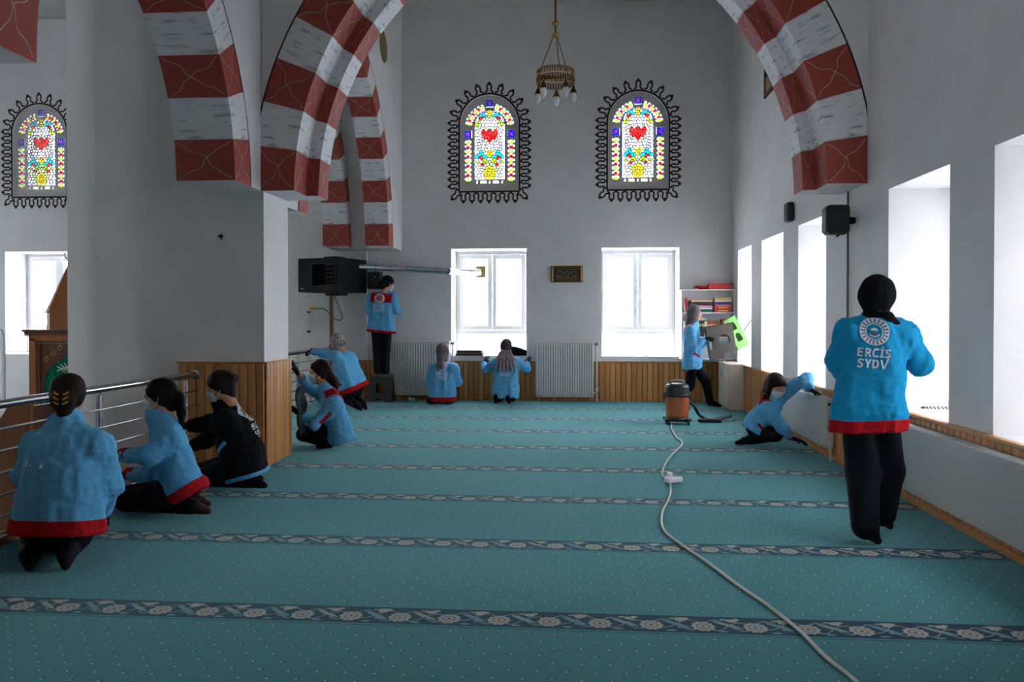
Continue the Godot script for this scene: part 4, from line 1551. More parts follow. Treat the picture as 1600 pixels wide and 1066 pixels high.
func pictures() -> void:
	var o := thing("framed_calligraphy", Vector3(-0.135, 2.18, ZB), "gilt framed dark calligraphy panel between the two end windows", "picture")
	var st := begin()
	pierced(st, -0.27, 0.27, -0.14, 0.14, 0.03, Transform3D(Basis.IDENTITY, Vector3(0, 0, 0.032)), [{"u0": -0.235, "u1": 0.235, "lo": -0.108, "hi": 0.108}])
	put(st, "frame", M.dark_brass, o)
	for s: float in [-1.0, 1.0]:
		put(bar(Vector3(s * 0.245, -0.12, 0.036), Vector3(s * 0.245, 0.12, 0.036), 0.011), "gilt_bead", M.gold, o)
	put(boxm(Vector3(-0.235, -0.108, 0.002), Vector3(0.235, 0.108, 0.018)), "panel", M.picture_black, o)
	st = begin()
	var xf := Transform3D(Basis.IDENTITY, Vector3(0, 0, 0.0195))
	for c in [-0.12, 0.0, 0.12]:
		var pts := []
		for k in 24:
			var a := TAU * k / 23
			pts.append(Vector2(c + cos(a) * 0.05 * (0.7 + 0.3 * sin(a * 3.0)), sin(a) * 0.05))
		stroke(st, pts, 0.009, xf)
	stroke(st, [Vector2(-0.2, -0.03), Vector2(-0.1, -0.065), Vector2(0.0, -0.05), Vector2(0.1, -0.065), Vector2(0.2, -0.03)], 0.01, xf)
	stroke(st, [Vector2(-0.2, 0.08), Vector2(0.2, 0.08)], 0.006, xf)
	stroke(st, [Vector2(-0.2, -0.085), Vector2(0.2, -0.085)], 0.006, xf)
	put(st, "lettering", M.picture_gold, o)
	# high on the window wall, half behind the arch
	o = thing("framed_picture", Vector3(XR, 4.68, -11.0), "small brown framed picture high on the window wall behind the arch", "picture")
	var side := Transform3D(Basis(Vector3(0, 0, 1), Vector3.UP, Vector3(-1, 0, 0)), Vector3.ZERO)
	st = begin()
	pierced(st, -0.34, 0.34, -0.2, 0.2, 0.025, Transform3D(side.basis, Vector3(-0.03, 0, 0)), [{"u0": -0.29, "u1": 0.29, "lo": -0.15, "hi": 0.15}])
	put(st, "frame", M.minbar_dark, o)
	put(boxm(Vector3(-0.29, -0.15, 0.004), Vector3(0.29, 0.15, 0.018), 0.0, side), "panel", M.picture_black, o)
	st = begin()
	slab(st, PackedVector2Array([Vector2(-0.28, -0.14), Vector2(0.05, -0.14), Vector2(-0.12, 0.05), Vector2(-0.28, 0.08)]), 0.001, Transform3D(side.basis, Vector3(-0.02, 0, 0)))
	put(st, "gilt_field", M.gold, o)
	# painted roundel on the wall over the twin ribs
	o = thing("roundel", Vector3(-3.007, 5.70, -12.38), "small round calligraphy roundel high beside the striped arch", "roundel")
	var fx := Transform3D(Basis(Vector3(0, 0, -1), Vector3.UP, Vector3(1, 0, 0)), Vector3(0.004, 0, 0))
	var disc := PackedVector2Array()
	for k in 32:
		disc.append(Vector2.from_angle(TAU * k / 32) * 0.24)
	st = begin()
	slab(st, disc, 0.004, fx)
	put(st, "disc", M.picture_gold, o)
	st = begin()
	var lift := Transform3D(fx.basis, Vector3(0.0055, 0, 0))
	for r in [0.225, 0.15]:
		var pts := []
		for k in 32:
			pts.append(Vector2.from_angle(TAU * k / 32) * r)
		stroke(st, pts, 0.014, lift, true)
	for k in 8:
		var d := Vector2.from_angle(TAU * k / 8)
		stroke(st, [d * 0.15, d * 0.19 + d.orthogonal() * 0.03, d * 0.22], 0.012, lift)
		stroke(st, [d * 0.02, d * 0.09 + d.orthogonal() * 0.04, d * 0.13], 0.014, lift)
	put(st, "lettering", M.picture_black, o)

func speakers() -> void:
	var o := thing("loudspeaker", Vector3(2.47, 2.23, -7.78), "large black loudspeaker with rounded top under the arch foot", "loudspeaker", "wall loudspeakers")
	var st := begin()
	box(st, Vector3(-0.11, 0, -0.10), Vector3(0.11, 0.275, 0.08), 0.03)
	put(st, "cabinet", M.black_plastic, o)
	st = begin()
	box(st, Vector3(-0.098, 0.015, 0.075), Vector3(0.098, 0.26, 0.09), 0.014)
	put(st, "grille", M.grille_black, o)
	put(boxm(Vector3(0.11, 0.10, -0.03), Vector3(0.17, 0.16, 0.03), 0.005), "bracket", M.black_metal, o)
	st = begin()
	tube(st, [Vector3(0.02, 0.0, -0.02), Vector3(0.03, -0.015, -0.02)], 0.02, 10)
	put(st, "knob", M.black_metal, o)
	o = thing("loudspeaker", Vector3(XR - 0.05, 2.60, -9.92), "slim black loudspeaker on the wall above the side windows", "loudspeaker", "wall loudspeakers")
	put(boxm(Vector3(-0.035, 0, -0.09), Vector3(0.03, 0.235, 0.09), 0.008), "cabinet", M.black_plastic, o)
	put(boxm(Vector3(-0.042, 0.012, -0.08), Vector3(-0.034, 0.223, 0.08), 0.003), "grille", M.grille_black, o)
	put(boxm(Vector3(0.03, 0.09, -0.02), Vector3(0.05, 0.14, 0.02)), "bracket", M.black_metal, o)
	o = thing("loudspeaker", Vector3(-3.455, 1.93, ZB), "small black loudspeaker on the end wall beside the heater", "loudspeaker", "wall loudspeakers")
	put(boxm(Vector3(-0.115, 0, 0.03), Vector3(0.115, 0.30, 0.20), 0.012), "cabinet", M.black_plastic, o)
	put(boxm(Vector3(-0.10, 0.015, 0.198), Vector3(0.10, 0.285, 0.206), 0.006), "grille", M.grille_black, o)
	put(boxm(Vector3(0.015, 0.20, 0.206), Vector3(0.032, 0.213, 0.209), 0.001), "maker_badge", M.steel, o)
	put(boxm(Vector3(-0.03, 0.10, 0.0), Vector3(0.03, 0.18, 0.03)), "bracket", M.black_metal, o)
	tag(put(bar(Vector3(XR - 0.016, 0.70, -7.93), Vector3(XR - 0.016, 2.66, -7.93), 0.010, 10), "cable_conduit", M.conduit_grey), "dark vertical conduit on the pillar between side windows", "conduit")
	tag(put(boxm(Vector3(-3.655, 0.69, ZB), Vector3(-3.625, 2.596, ZB + 0.018), 0.003), "cable_trunking", M.pvc), "thin white vertical trunking on the end wall behind the woman on the stool", "trunking")

func hall_things() -> void:
	# pulpit stair door with its curtain, and the pointed roof behind it
	var o := thing("minbar", Vector3(-7.05, HALL, -10.55), "carved wooden pulpit with a green curtain door and pointed roof", "pulpit")
	var inv := o.transform.affine_inverse()
	var top := 1.27 - HALL
	for s: float in [-1.0, 1.0]:
		put(boxm(Vector3(s * 0.46 - 0.05, 0, -0.10), Vector3(s * 0.46 + 0.05, top - 0.12, 0.06), 0.006), "door_post", M.minbar_wood, o)
		put(boxm(Vector3(s * 0.385 - 0.022, 0, -0.06), Vector3(s * 0.385 + 0.022, top - 0.15, 0.04), 0.004), "inner_post", M.minbar_dark, o)
	put(boxm(Vector3(-0.51, top - 0.16, -0.10), Vector3(0.51, top - 0.06, 0.06), 0.005), "lintel", M.minbar_wood, o)
	var st := begin()
	box(st, Vector3(-0.55, top - 0.06, -0.14), Vector3(0.55, top - 0.03, 0.10), 0.004)
	box(st, Vector3(-0.57, top - 0.03, -0.16), Vector3(0.57, top, 0.12), 0.005)
	var corn := put(st, "cornice", M.minbar_dark, o)
	for k in 24:
		put(boxm(Vector3(-0.535 + k * 0.0465 - 0.014, top - 0.085, 0.06), Vector3(-0.535 + k * 0.0465 + 0.014, top - 0.06, 0.09), 0.002), "dentil", M.minbar_wood, corn)
	# carved arch board above the curtain
	st = begin()
	pierced(st, -0.363, 0.363, 1.35, top - 0.16, 0.02, Transform3D.IDENTITY, [{"u0": -0.33, "u1": 0.33, "lo": 0.0, "hi": 1.6, "steps": 24, "at": func(u): return 1.58 + 0.33 * pow(maxf(0.0, 1.0 - absf(u) / 0.33), 0.62)}])
	put(st, "arch_board", M.minbar_dark, o)
	st = begin()
	var xf := Transform3D(Basis.IDENTITY, Vector3(0, 0, 0.002))
	for s: float in [-1.0, 1.0]:
		for k in 3:
			var c := Vector2(s * (0.10 + k * 0.1), 2.02 - k * 0.08)
			var pts := []
			for q in 16:
				var a := TAU * q / 12.0
				pts.append(c + Vector2.from_angle(a) * (0.012 + 0.0022 * q))
			stroke(st, pts, 0.009, xf)
	put(st, "carving", M.gold, o)
	st = begin()
	tube(st, [Vector3(-0.40, top - 0.19, 0.075), Vector3(0.40, top - 0.19, 0.075)], 0.008, 8)
	put(st, "curtain_rod", M.steel, o)
	# curtain in soft pleats
	st = begin()
	var n := 60
	for i in n:
		var x0 := -0.36 + 0.72 * i / n
		var x1 := -0.36 + 0.72 * (i + 1) / n
		var z0 := -0.03 + 0.014 * sin(i * 0.75)
		var z1 := -0.03 + 0.014 * sin((i + 1) * 0.75)
		var nn := Vector3(-(z1 - z0), 0, x1 - x0).normalized()
		quad(st, Vector3(x0, 0.1, z0), Vector3(x1, 0.1, z1), Vector3(x1, 1.93, z1), Vector3(x0, 1.93, z0), nn)
		quad(st, Vector3(x0, 0.1, z0 - 0.006), Vector3(x1, 0.1, z1 - 0.006), Vector3(x1, 1.93, z1 - 0.006), Vector3(x0, 1.93, z0 - 0.006), -nn)
	var cur := put(st, "curtain", M.green_cloth, o)
	st = begin()
	xf = Transform3D(Basis.IDENTITY, Vector3(0, 0, -0.012))
	var cc := Vector2(0.02, 1.62)
	for s: float in [-1.0, 1.0]:
		for k in 7:
			var a := PI / 2 * s + (k - 3) * 0.26
			var d := Vector2.from_angle(a) * Vector2(1.15, 0.95)
			stroke(st, [cc + d * 0.09, cc + d * 0.13 + d.orthogonal() * 0.02, cc + d * 0.20], 0.012, xf)
		var arc := []
		for k in 14:
			arc.append(cc + Vector2.from_angle(PI / 2 * s - 0.9 + k * 0.14) * Vector2(0.2, 0.12))
		stroke(st, arc, 0.014, xf)
	for k in 5:
		stroke(st, [cc + Vector2(-0.06, -0.05 + k * 0.024), cc + Vector2(0.06, -0.045 + k * 0.024)], 0.009, xf)
	for k in 4:
		stroke(st, [Vector2(-0.02 + k * 0.03, 1.26), Vector2(0.0 + k * 0.03, 1.32), Vector2(-0.02 + k * 0.03, 1.35)], 0.012, xf)
	put(st, "embroidery", M.paper, cur)
	# kiosk and spire farther up the stair
	var k0 := Vector3(-7.64, 0, -11.5)
	st = begin()
	for k in 8:
		var a := TAU * k / 8 + PI / 8
		var b := TAU * (k + 1) / 8 + PI / 8
		var pa := Vector3(cos(a), 0, sin(a)) * 0.30
		var pb := Vector3(cos(b), 0, sin(b)) * 0.30
		quad(st, inv * (k0 + pa + Vector3(0, HALL, 0)), inv * (k0 + pb + Vector3(0, HALL, 0)), inv * (k0 + pb + Vector3(0, 1.50, 0)), inv * (k0 + pa + Vector3(0, 1.50, 0)), pa + pb)
	put(st, "kiosk", M.minbar_wood, o)
	st = begin()
	for k in 8:
		var a := TAU * k / 8 + PI / 8
		var b := TAU * (k + 1) / 8 + PI / 8
		for lv in [[0.335, 1.50, 0.335, 1.53], [0.315, 1.53, 0.02, 2.22]]:
			var pa := Vector3(cos(a), 0, sin(a))
			var pb := Vector3(cos(b), 0, sin(b))
			quad(st, inv * (k0 + pa * lv[0] + Vector3(0, lv[1], 0)), inv * (k0 + pb * lv[0] + Vector3(0, lv[1], 0)), inv * (k0 + pb * lv[2] + Vector3(0, lv[3], 0)), inv * (k0 + pa * lv[2] + Vector3(0, lv[3], 0)), pa + pb + Vector3(0, 0.4, 0))
	var sp := put(st, "spire", M.minbar_wood, o)
	st = begin()
	tube(st, [inv * (k0 + Vector3(0, 2.2, 0)), inv * (k0 + Vector3(0, 2.32, 0))], 0.012, 8)
	var moon := []
	for k in 15:
		var a := -PI / 2 - 2.2 + 4.4 * k / 14.0
		moon.append(inv * (k0 + Vector3(cos(a) * 0.06, 2.385 + sin(a) * 0.06, 0)))
	tube(st, moon, 0.008, 8)
	put(st, "crescent_finial", M.dark_brass, sp)
	# preacher's seat by the railing with its microphone
	var ks := thing("preaching_seat", Vector3(-4.75, HALL, -6.55), "brown wooden preaching seat with a sloped side behind the railing", "pulpit")
	st = begin()
	slab(st, PackedVector2Array([Vector2(-0.36, 0.0), Vector2(0.22, 0.0), Vector2(0.22, 1.75), Vector2(0.04, 1.72), Vector2(-0.10, 1.52), Vector2(-0.24, 1.22), Vector2(-0.36, 0.92)]), 0.04, Transform3D(Basis.IDENTITY, Vector3(0, 0, 0.25)))
	put(st, "side_panel", M.minbar_wood, ks)
	st = begin()
	slab(st, PackedVector2Array([Vector2(-0.36, 0.0), Vector2(0.22, 0.0), Vector2(0.22, 1.75), Vector2(0.04, 1.72), Vector2(-0.10, 1.52), Vector2(-0.24, 1.22), Vector2(-0.36, 0.92)]), 0.04, Transform3D(Basis.IDENTITY, Vector3(0, 0, -0.35)))
	put(st, "side_panel", M.minbar_wood, ks)
	put(boxm(Vector3(0.18, 0, -0.35), Vector3(0.22, 1.70, 0.21), 0.004), "back_panel", M.minbar_dark, ks)
	put(boxm(Vector3(-0.32, 0.62, -0.35), Vector3(0.18, 0.66, 0.21), 0.004), "seat", M.minbar_dark, ks)
	put(boxm(Vector3(-0.36, 0.0, -0.35), Vector3(-0.32, 0.92, 0.21), 0.004), "front_panel", M.minbar_dark, ks)
	var mic := thing("microphone", Vector3(-4.83, 0.48, -6.2), "black gooseneck microphone curving beside the preaching seat", "microphone")
	st = begin()
	tube(st, [Vector3(0.10, 0.06, 0), Vector3(0.06, 0.03, 0.02), Vector3(0.0, -0.03, 0.03), Vector3(-0.06, -0.075, 0.04), Vector3(-0.12, -0.10, 0.04), Vector3(-0.16, -0.11, 0.04)], 0.006, 8)
	tube(st, [Vector3(-0.10, -0.09, 0.04), Vector3(-0.10, -0.26, 0.04)], 0.006, 8)
	put(st, "gooseneck", M.black_metal, mic)
	put(bar(Vector3(0.10, 0.06, 0), Vector3(0.02, 0.0, 0.025), 0.014), "capsule", M.black_plastic, mic)
	put(boxm(Vector3(-0.13, -0.30, 0.01), Vector3(-0.07, -0.26, 0.07), 0.008), "clamp", M.black_plastic, mic)
	var tb := thing("tube_frame", Vector3(-6.14, HALL, -8.0), "white rounded tube frame at the very edge beside the hall window", "frame")
	st = begin()
	var pts := [Vector3(-0.35, 0, 0), Vector3(-0.35, 2.22, 0), Vector3(-0.32, 2.29, 0), Vector3(-0.26, 2.33, 0), Vector3(0.02, 2.33, 0), Vector3(0.07, 2.30, 0), Vector3(0.095, 2.23, 0), Vector3(0.095, 0, 0)]
	tube(st, pts, 0.018, 10)
	put(st, "hoop", M.white_tube, tb)
	put(bar(Vector3(-0.35, 1.45, 0), Vector3(0.095, 1.45, 0), 0.012), "crossbar", M.white_tube, tb)

func stool_body(st: SurfaceTool, wt: float, wb: float, h: float, xf: Transform3D) -> void:
	# four leaning walls, the two broad ones with an opening
	for s: float in [-1.0, 1.0]:
		var lean := atan2((wb - wt) * 0.5, h)
		var f := Transform3D(Basis(Vector3.UP, 0.0 if s > 0 else PI), Vector3.ZERO) * Transform3D(Basis(Vector3.RIGHT, -lean), Vector3(0, 0, wb * 0.32))
		pierced(st, -wt / 2, wt / 2, 0, h, 0.02, xf * f, [{"u0": -wt * 0.2, "u1": wt * 0.2, "lo": h * 0.36, "hi": h * 0.7, "steps": 10, "at": func(u): return h * 0.62 + 0.07 * sqrt(maxf(0.0, 1.0 - pow(u / (wt * 0.2), 2.0)))}, {"u0": -wt * 0.3, "u1": wt * 0.3, "lo": -1.0, "hi": 0.05, "steps": 8, "at": func(u): return 0.07 * sqrt(maxf(0.0, 1.0 - pow(u / (wt * 0.3), 2.0)))}])
		for e: float in [-1.0, 1.0]:
			var a := Vector3(e * wt / 2, 0, wb * 0.32)
			quad(st, xf * (f.basis.orthonormalized() * Vector3.ZERO + (Basis(Vector3.UP, 0.0 if s > 0 else PI) * Vector3(e * wt / 2, h, wb * 0.32 - h * tan(lean)))), xf * (Basis(Vector3.UP, 0.0 if s > 0 else PI) * Vector3(e * wt / 2, 0, wb * 0.32)), xf * (Basis(Vector3.UP, 0.0 if s > 0 else PI) * Vector3(e * wb / 2, 0, wb * 0.32)), xf * (Basis(Vector3.UP, 0.0 if s > 0 else PI) * Vector3(e * wt / 2 + e * 0.004, h, wb * 0.32 - h * tan(lean))), xf.basis * Basis(Vector3.UP, 0.0 if s > 0 else PI) * Vector3(0, 0, 1))
	for e: float in [-1.0, 1.0]:
		var lean := (wb - wt) * 0.5
		quad(st, xf * Vector3(e * wb / 2, 0, wb * 0.32), xf * Vector3(e * wb / 2, 0, -wb * 0.32), xf * Vector3(e * wt / 2, h, -wb * 0.32 + lean), xf * Vector3(e * wt / 2, h, wb * 0.32 - lean), xf.basis * Vector3(e, 0.1, 0))

func small_things() -> void:
	# the stool under the standing woman
	var o := thing("step_stool", Vector3(-3.30, 0, -13.40), "dark plastic step stool that a woman stands on", "stool")
	var st := begin()
	stool_body(st, 0.35, 0.43, 0.43, Transform3D.IDENTITY)
	put(st, "body", M.dark_grey_plastic, o)
	put(boxm(Vector3(-0.185, 0.43, -0.115), Vector3(0.185, 0.46, 0.115), 0.01), "step", M.grey_plastic, o)
	# the folding stool carried by the woman at the bookshelf
	o = thing("folding_stool", Vector3(2.08, 1.08, -12.64), "grey folding stool with a green top carried on its side", "stool")
	var tilt := Transform3D(Basis(Vector3(0, 0, 1), deg_to_rad(10.0)), Vector3(0.21, -0.02, 0))
	st = begin()
	for z in [0.05, -0.10]:
		pierced(st, -0.22, 0.19, -0.26, 0.27, 0.016, tilt * Transform3D(Basis.IDENTITY, Vector3(0, 0, z)), [{"u0": -0.05, "u1": 0.12, "lo": -0.03, "hi": 0.1, "steps": 12, "at": func(u): return 0.03 + 0.09 * sqrt(maxf(0.0, 1.0 - pow((u - 0.035) / 0.085, 2.0)))}, {"u0": -0.02, "u1": 0.16, "lo": -1.0, "hi": 0.0, "steps": 12, "at": func(u): return -0.26 + 0.09 * sqrt(maxf(0.0, 1.0 - pow((u - 0.07) / 0.09, 2.0)))}, {"u0": -0.20, "u1": -0.14, "lo": -0.10, "hi": 0.08}])
	put(st, "side_wall", M.grey_plastic, o)
	put(boxm(Vector3(-0.22, 0.255, -0.115), Vector3(0.19, 0.27, 0.05), 0.004, tilt), "hinge_edge", M.dark_grey_plastic, o)
	var top := Transform3D(Basis(Vector3(0, 0, 1), deg_to_rad(28.0)), Vector3(0.435, 0.12, 0.0)) * Transform3D(Basis(Vector3.UP, deg_to_rad(12.0)), Vector3.ZERO)
	st = begin()
	pierced(st, -0.105, 0.105, -0.25, 0.25, 0.035, top, [{"u0": -0.045, "u1": 0.045, "lo": 0.05, "hi": 0.17, "steps": 10, "at": func(u): return 0.13 + 0.055 * sqrt(maxf(0.0, 1.0 - pow(u / 0.045, 2.0)))}, {"u0": -0.045, "u1": 0.045, "lo": -0.14, "hi": -0.02, "steps": 10, "at": func(u): return -0.06 + 0.055 * sqrt(maxf(0.0, 1.0 - pow(u / 0.045, 2.0)))}])
	quad(st, top * Vector3(-0.105, -0.25, 0), top * Vector3(0.105, -0.25, 0), top * Vector3(0.105, -0.25, -0.035), top * Vector3(-0.105, -0.25, -0.035), top.basis * Vector3.DOWN)
	put(st, "step", M.green_plastic, o)
	put(boxm(Vector3(-0.1, -0.245, -0.06), Vector3(0.1, 0.245, -0.045), 0.002, top), "step_underside", M.dark_green_plastic, o)
	# folded rugs and a bag on the sill of the first end window
	o = thing("folded_rug", Vector3(-1.83, 0.772, -13.83), "folded brown patterned prayer rug on the window sill", "rug")
	for k in 3:
		var f := begin()
		var pts := PackedVector2Array()
		var y0 := k * 0.03
		var hw := 0.225 - k * 0.012
		for q in 9:
			var a := -PI / 2 + PI * q / 8
			pts.append(Vector2(hw + cos(a) * 0.014, y0 + 0.015 + sin(a) * 0.0145))
		for q in 9:
			var a := PI / 2 + PI * q / 8
			pts.append(Vector2(-hw + cos(a) * 0.014, y0 + 0.015 + sin(a) * 0.0145))
		slab(f, pts, 0.24, Transform3D(Basis.IDENTITY, Vector3(0, 0, 0.12)))
		put(f, "fold", M.rug_brown if k != 1 else M.scarf_mottled, o)
	o = thing("bag", Vector3(-0.955, 0.772, -13.86), "black folded bag on the window sill beside the kneeling woman", "bag")
	st = begin()
	slab(st, PackedVector2Array([Vector2(-0.16, 0), Vector2(0.12, 0), Vector2(0.14, 0.05), Vector2(0.10, 0.09), Vector2(-0.02, 0.125), Vector2(-0.14, 0.15), Vector2(-0.17, 0.08)]), 0.16, Transform3D(Basis.IDENTITY, Vector3(0, 0, 0.08)))
	put(st, "body", M.black_cloth, o)
	st = begin()
	slab(st, PackedVector2Array([Vector2(-0.17, 0.10), Vector2(-0.02, 0.11), Vector2(0.14, 0.055), Vector2(0.13, 0.085), Vector2(0.0, 0.135), Vector2(-0.15, 0.165)]), 0.18, Transform3D(Basis.IDENTITY, Vector3(0, 0, 0.09)))
	put(st, "flap", M.black_fleece, o)
	# prayer beads on the side sill
	o = thing("prayer_beads", Vector3(3.02, 0.702, -7.02 + 0.12), "dark red string of prayer beads on the side window sill", "beads")
	o.position = Vector3(2.95, 0.702, -6.72)
	st = begin()
	for k in 26:
		var a := TAU * k / 26.0
		ball(st, Vector3(cos(a) * 0.13, 0.007, sin(a) * 0.05), Vector3.ONE * 0.0075, 8, 5)
	put(st, "beads", M.bead_brown, o).set_meta("kind", "stuff")
	put(bar(Vector3(0.13, 0.006, 0), Vector3(0.2, 0.006, 0.02), 0.005, 6), "tassel", M.black_cloth, o)
	# crumpled paper on the carpet
	st = begin()
	var r := RandomNumberGenerator.new()
	r.seed = 3
	for k in 9:
		ball(st, Vector3(r.randf_range(-0.05, 0.05), 0.03 + r.randf_range(0.0, 0.025), r.randf_range(-0.03, 0.03)), Vector3(r.randf_range(0.018, 0.036), r.randf_range(0.014, 0.03), r.randf_range(0.018, 0.03)), 7, 5, Basis(Vector3(1, 1, 0).normalized(), r.randf() * 3.0))
	var pp := put(st, "crumpled_paper", M.paper)
	pp.position = Vector3(-2.75, 0.0, -13.35)
	tag(pp, "small crumpled pale paper on the carpet near the ribbed radiator", "paper")
	# wire left in the pier
	st = begin()
	tube(st, [Vector3(-0.03, 0.005, 0.0), Vector3(-0.005, 0.0, 0.03), Vector3(0.02, 0.02, 0.04), Vector3(0.03, 0.0, 0.03)], 0.006, 6)
	tube(st, [Vector3(0.0, 0.0, 0.0), Vector3(0.01, -0.02, 0.03), Vector3(0.028, -0.03, 0.03)], 0.005, 6)
	ball(st, Vector3(0.01, 0.005, 0.02), Vector3(0.022, 0.014, 0.018), 8, 6)
	var hk := put(st, "wire_stub", M.black_metal)
	hk.position = Vector3(-3.43, 2.227, -7.5)
	tag(hk, "dark stub of wire sticking out of the white pier", "wire")

# ---------------------------------------------------------------- figures
# A grid of distances to tapered capsules, joined smoothly and meshed with surface nets.
class Field:
	var o: Vector3
	var h: float
	var nx: int
	var ny: int
	var nz: int
	var f := PackedFloat32Array()
	var c := PackedByteArray()

	func _init(lo: Vector3, hi: Vector3, cell: float) -> void:
		o = lo
		h = cell
		nx = int(ceil((hi.x - lo.x) / cell)) + 2
		ny = int(ceil((hi.y - lo.y) / cell)) + 2
		nz = int(ceil((hi.z - lo.z) / cell)) + 2
		f.resize(nx * ny * nz)
		f.fill(1.0)
		c.resize(nx * ny * nz)

	func twin() -> Field:
		var t := Field.new(o, o + Vector3(h, h, h), h)
		t.nx = nx
		t.ny = ny
		t.nz = nz
		t.f = f.duplicate()
		t.c = c.duplicate()
		return t

	func cap(a: Vector3, b: Vector3, ra: float, rb: float, k: float, col := 0) -> void:
		var m := maxf(ra, rb) + k + h * 2.5
		var x0 := maxi(0, int((minf(a.x, b.x) - m - o.x) / h))
		var x1 := mini(nx - 1, int((maxf(a.x, b.x) + m - o.x) / h) + 1)
		var y0 := maxi(0, int((minf(a.y, b.y) - m - o.y) / h))
		var y1 := mini(ny - 1, int((maxf(a.y, b.y) + m - o.y) / h) + 1)
		var z0 := maxi(0, int((minf(a.z, b.z) - m - o.z) / h))
		var z1 := mini(nz - 1, int((maxf(a.z, b.z) + m - o.z) / h) + 1)
		var ab := b - a
		var l2 := maxf(ab.length_squared(), 1e-9)
		var dr := rb - ra
		var kk := maxf(k, 1e-5)
		for iz in range(z0, z1 + 1):
			var pz := o.z + iz * h - a.z
			for iy in range(y0, y1 + 1):
				var py := o.y + iy * h - a.y
				var row := (iz * ny + iy) * nx
				var base := py * ab.y + pz * ab.z
				for ix in range(x0, x1 + 1):
					var px := o.x + ix * h - a.x
					var t := clampf((px * ab.x + base) / l2, 0.0, 1.0)
					var qx := px - ab.x * t
					var qy := py - ab.y * t
					var qz := pz - ab.z * t
					var d := sqrt(qx * qx + qy * qy + qz * qz) - ra - dr * t
					var old := f[row + ix]
					if d < old:
						c[row + ix] = col
					var w := maxf(kk - absf(d - old), 0.0) / kk
					f[row + ix] = minf(d, old) - w * w * kk * 0.25

	# an ellipsoid with its own radii along the axes
	func egg(p: Vector3, r: Vector3, k: float, col := 0) -> void:
		var kk := maxf(k, 1e-5)
		var rm := minf(r.x, minf(r.y, r.z))
		for iz in nz:
			for iy in ny:
				var row := (iz * ny + iy) * nx
				for ix in nx:
					var q := (Vector3(o.x + ix * h, o.y + iy * h, o.z + iz * h) - p) / r
					var l := q.length()
					if l > 2.2:
						continue
					var d := (l - 1.0) * rm if l < 0.01 else l * (l - 1.0) / (q / r).length()
					var old := f[row + ix]
					if d < old:
						c[row + ix] = col
					var w := maxf(kk - absf(d - old), 0.0) / kk
					f[row + ix] = minf(d, old) - w * w * kk * 0.25

	# take away a ball, softly
	func dent(p: Vector3, r: float, k: float) -> void:
		for iz in nz:
			for iy in ny:
				var row := (iz * ny + iy) * nx
				for ix in nx:
					var d := r - (Vector3(o.x + ix * h, o.y + iy * h, o.z + iz * h) - p).length()
					var old := f[row + ix]
					var w := maxf(k - absf(d - old), 0.0) / k
					f[row + ix] = maxf(d, old) + w * w * k * 0.25

	# keep only the side of the plane that n points away from
	func cut(p: Vector3, n: Vector3) -> void:
		for iz in nz:
			for iy in ny:
				var row := (iz * ny + iy) * nx
				var base := (o.y + iy * h - p.y) * n.y + (o.z + iz * h - p.z) * n.z
				for ix in nx:
					var d := (o.x + ix * h - p.x) * n.x + base
					if d > f[row + ix]:
						f[row + ix] = d

	func grow(by: float) -> void:
		for i in f.size():
			f[i] -= by

	func wrinkle(noise: FastNoiseLite, amp: float, stretch: Vector3) -> void:
		for iz in nz:
			for iy in ny:
				var row := (iz * ny + iy) * nx
				for ix in nx:
					var d := f[row + ix]
					if absf(d) < 0.05:
						f[row + ix] = d + amp * noise.get_noise_3d((o.x + ix * h) * stretch.x, (o.y + iy * h) * stretch.y, (o.z + iz * h) * stretch.z)

	func sample(p: Vector3) -> float:
		var g := (p - o) / h
		var ix := int(floor(g.x))
		var iy := int(floor(g.y))
		var iz := int(floor(g.z))
		if ix < 0 or iy < 0 or iz < 0 or ix >= nx - 1 or iy >= ny - 1 or iz >= nz - 1:
			return 1.0
		var t := g - Vector3(ix, iy, iz)
		var r := (iz * ny + iy) * nx + ix
		var s := nx * ny
		var a := lerpf(lerpf(f[r], f[r + 1], t.x), lerpf(f[r + nx], f[r + nx + 1], t.x), t.y)
		var b := lerpf(lerpf(f[r + s], f[r + s + 1], t.x), lerpf(f[r + s + nx], f[r + s + nx + 1], t.x), t.y)
		return lerpf(a, b, t.z)

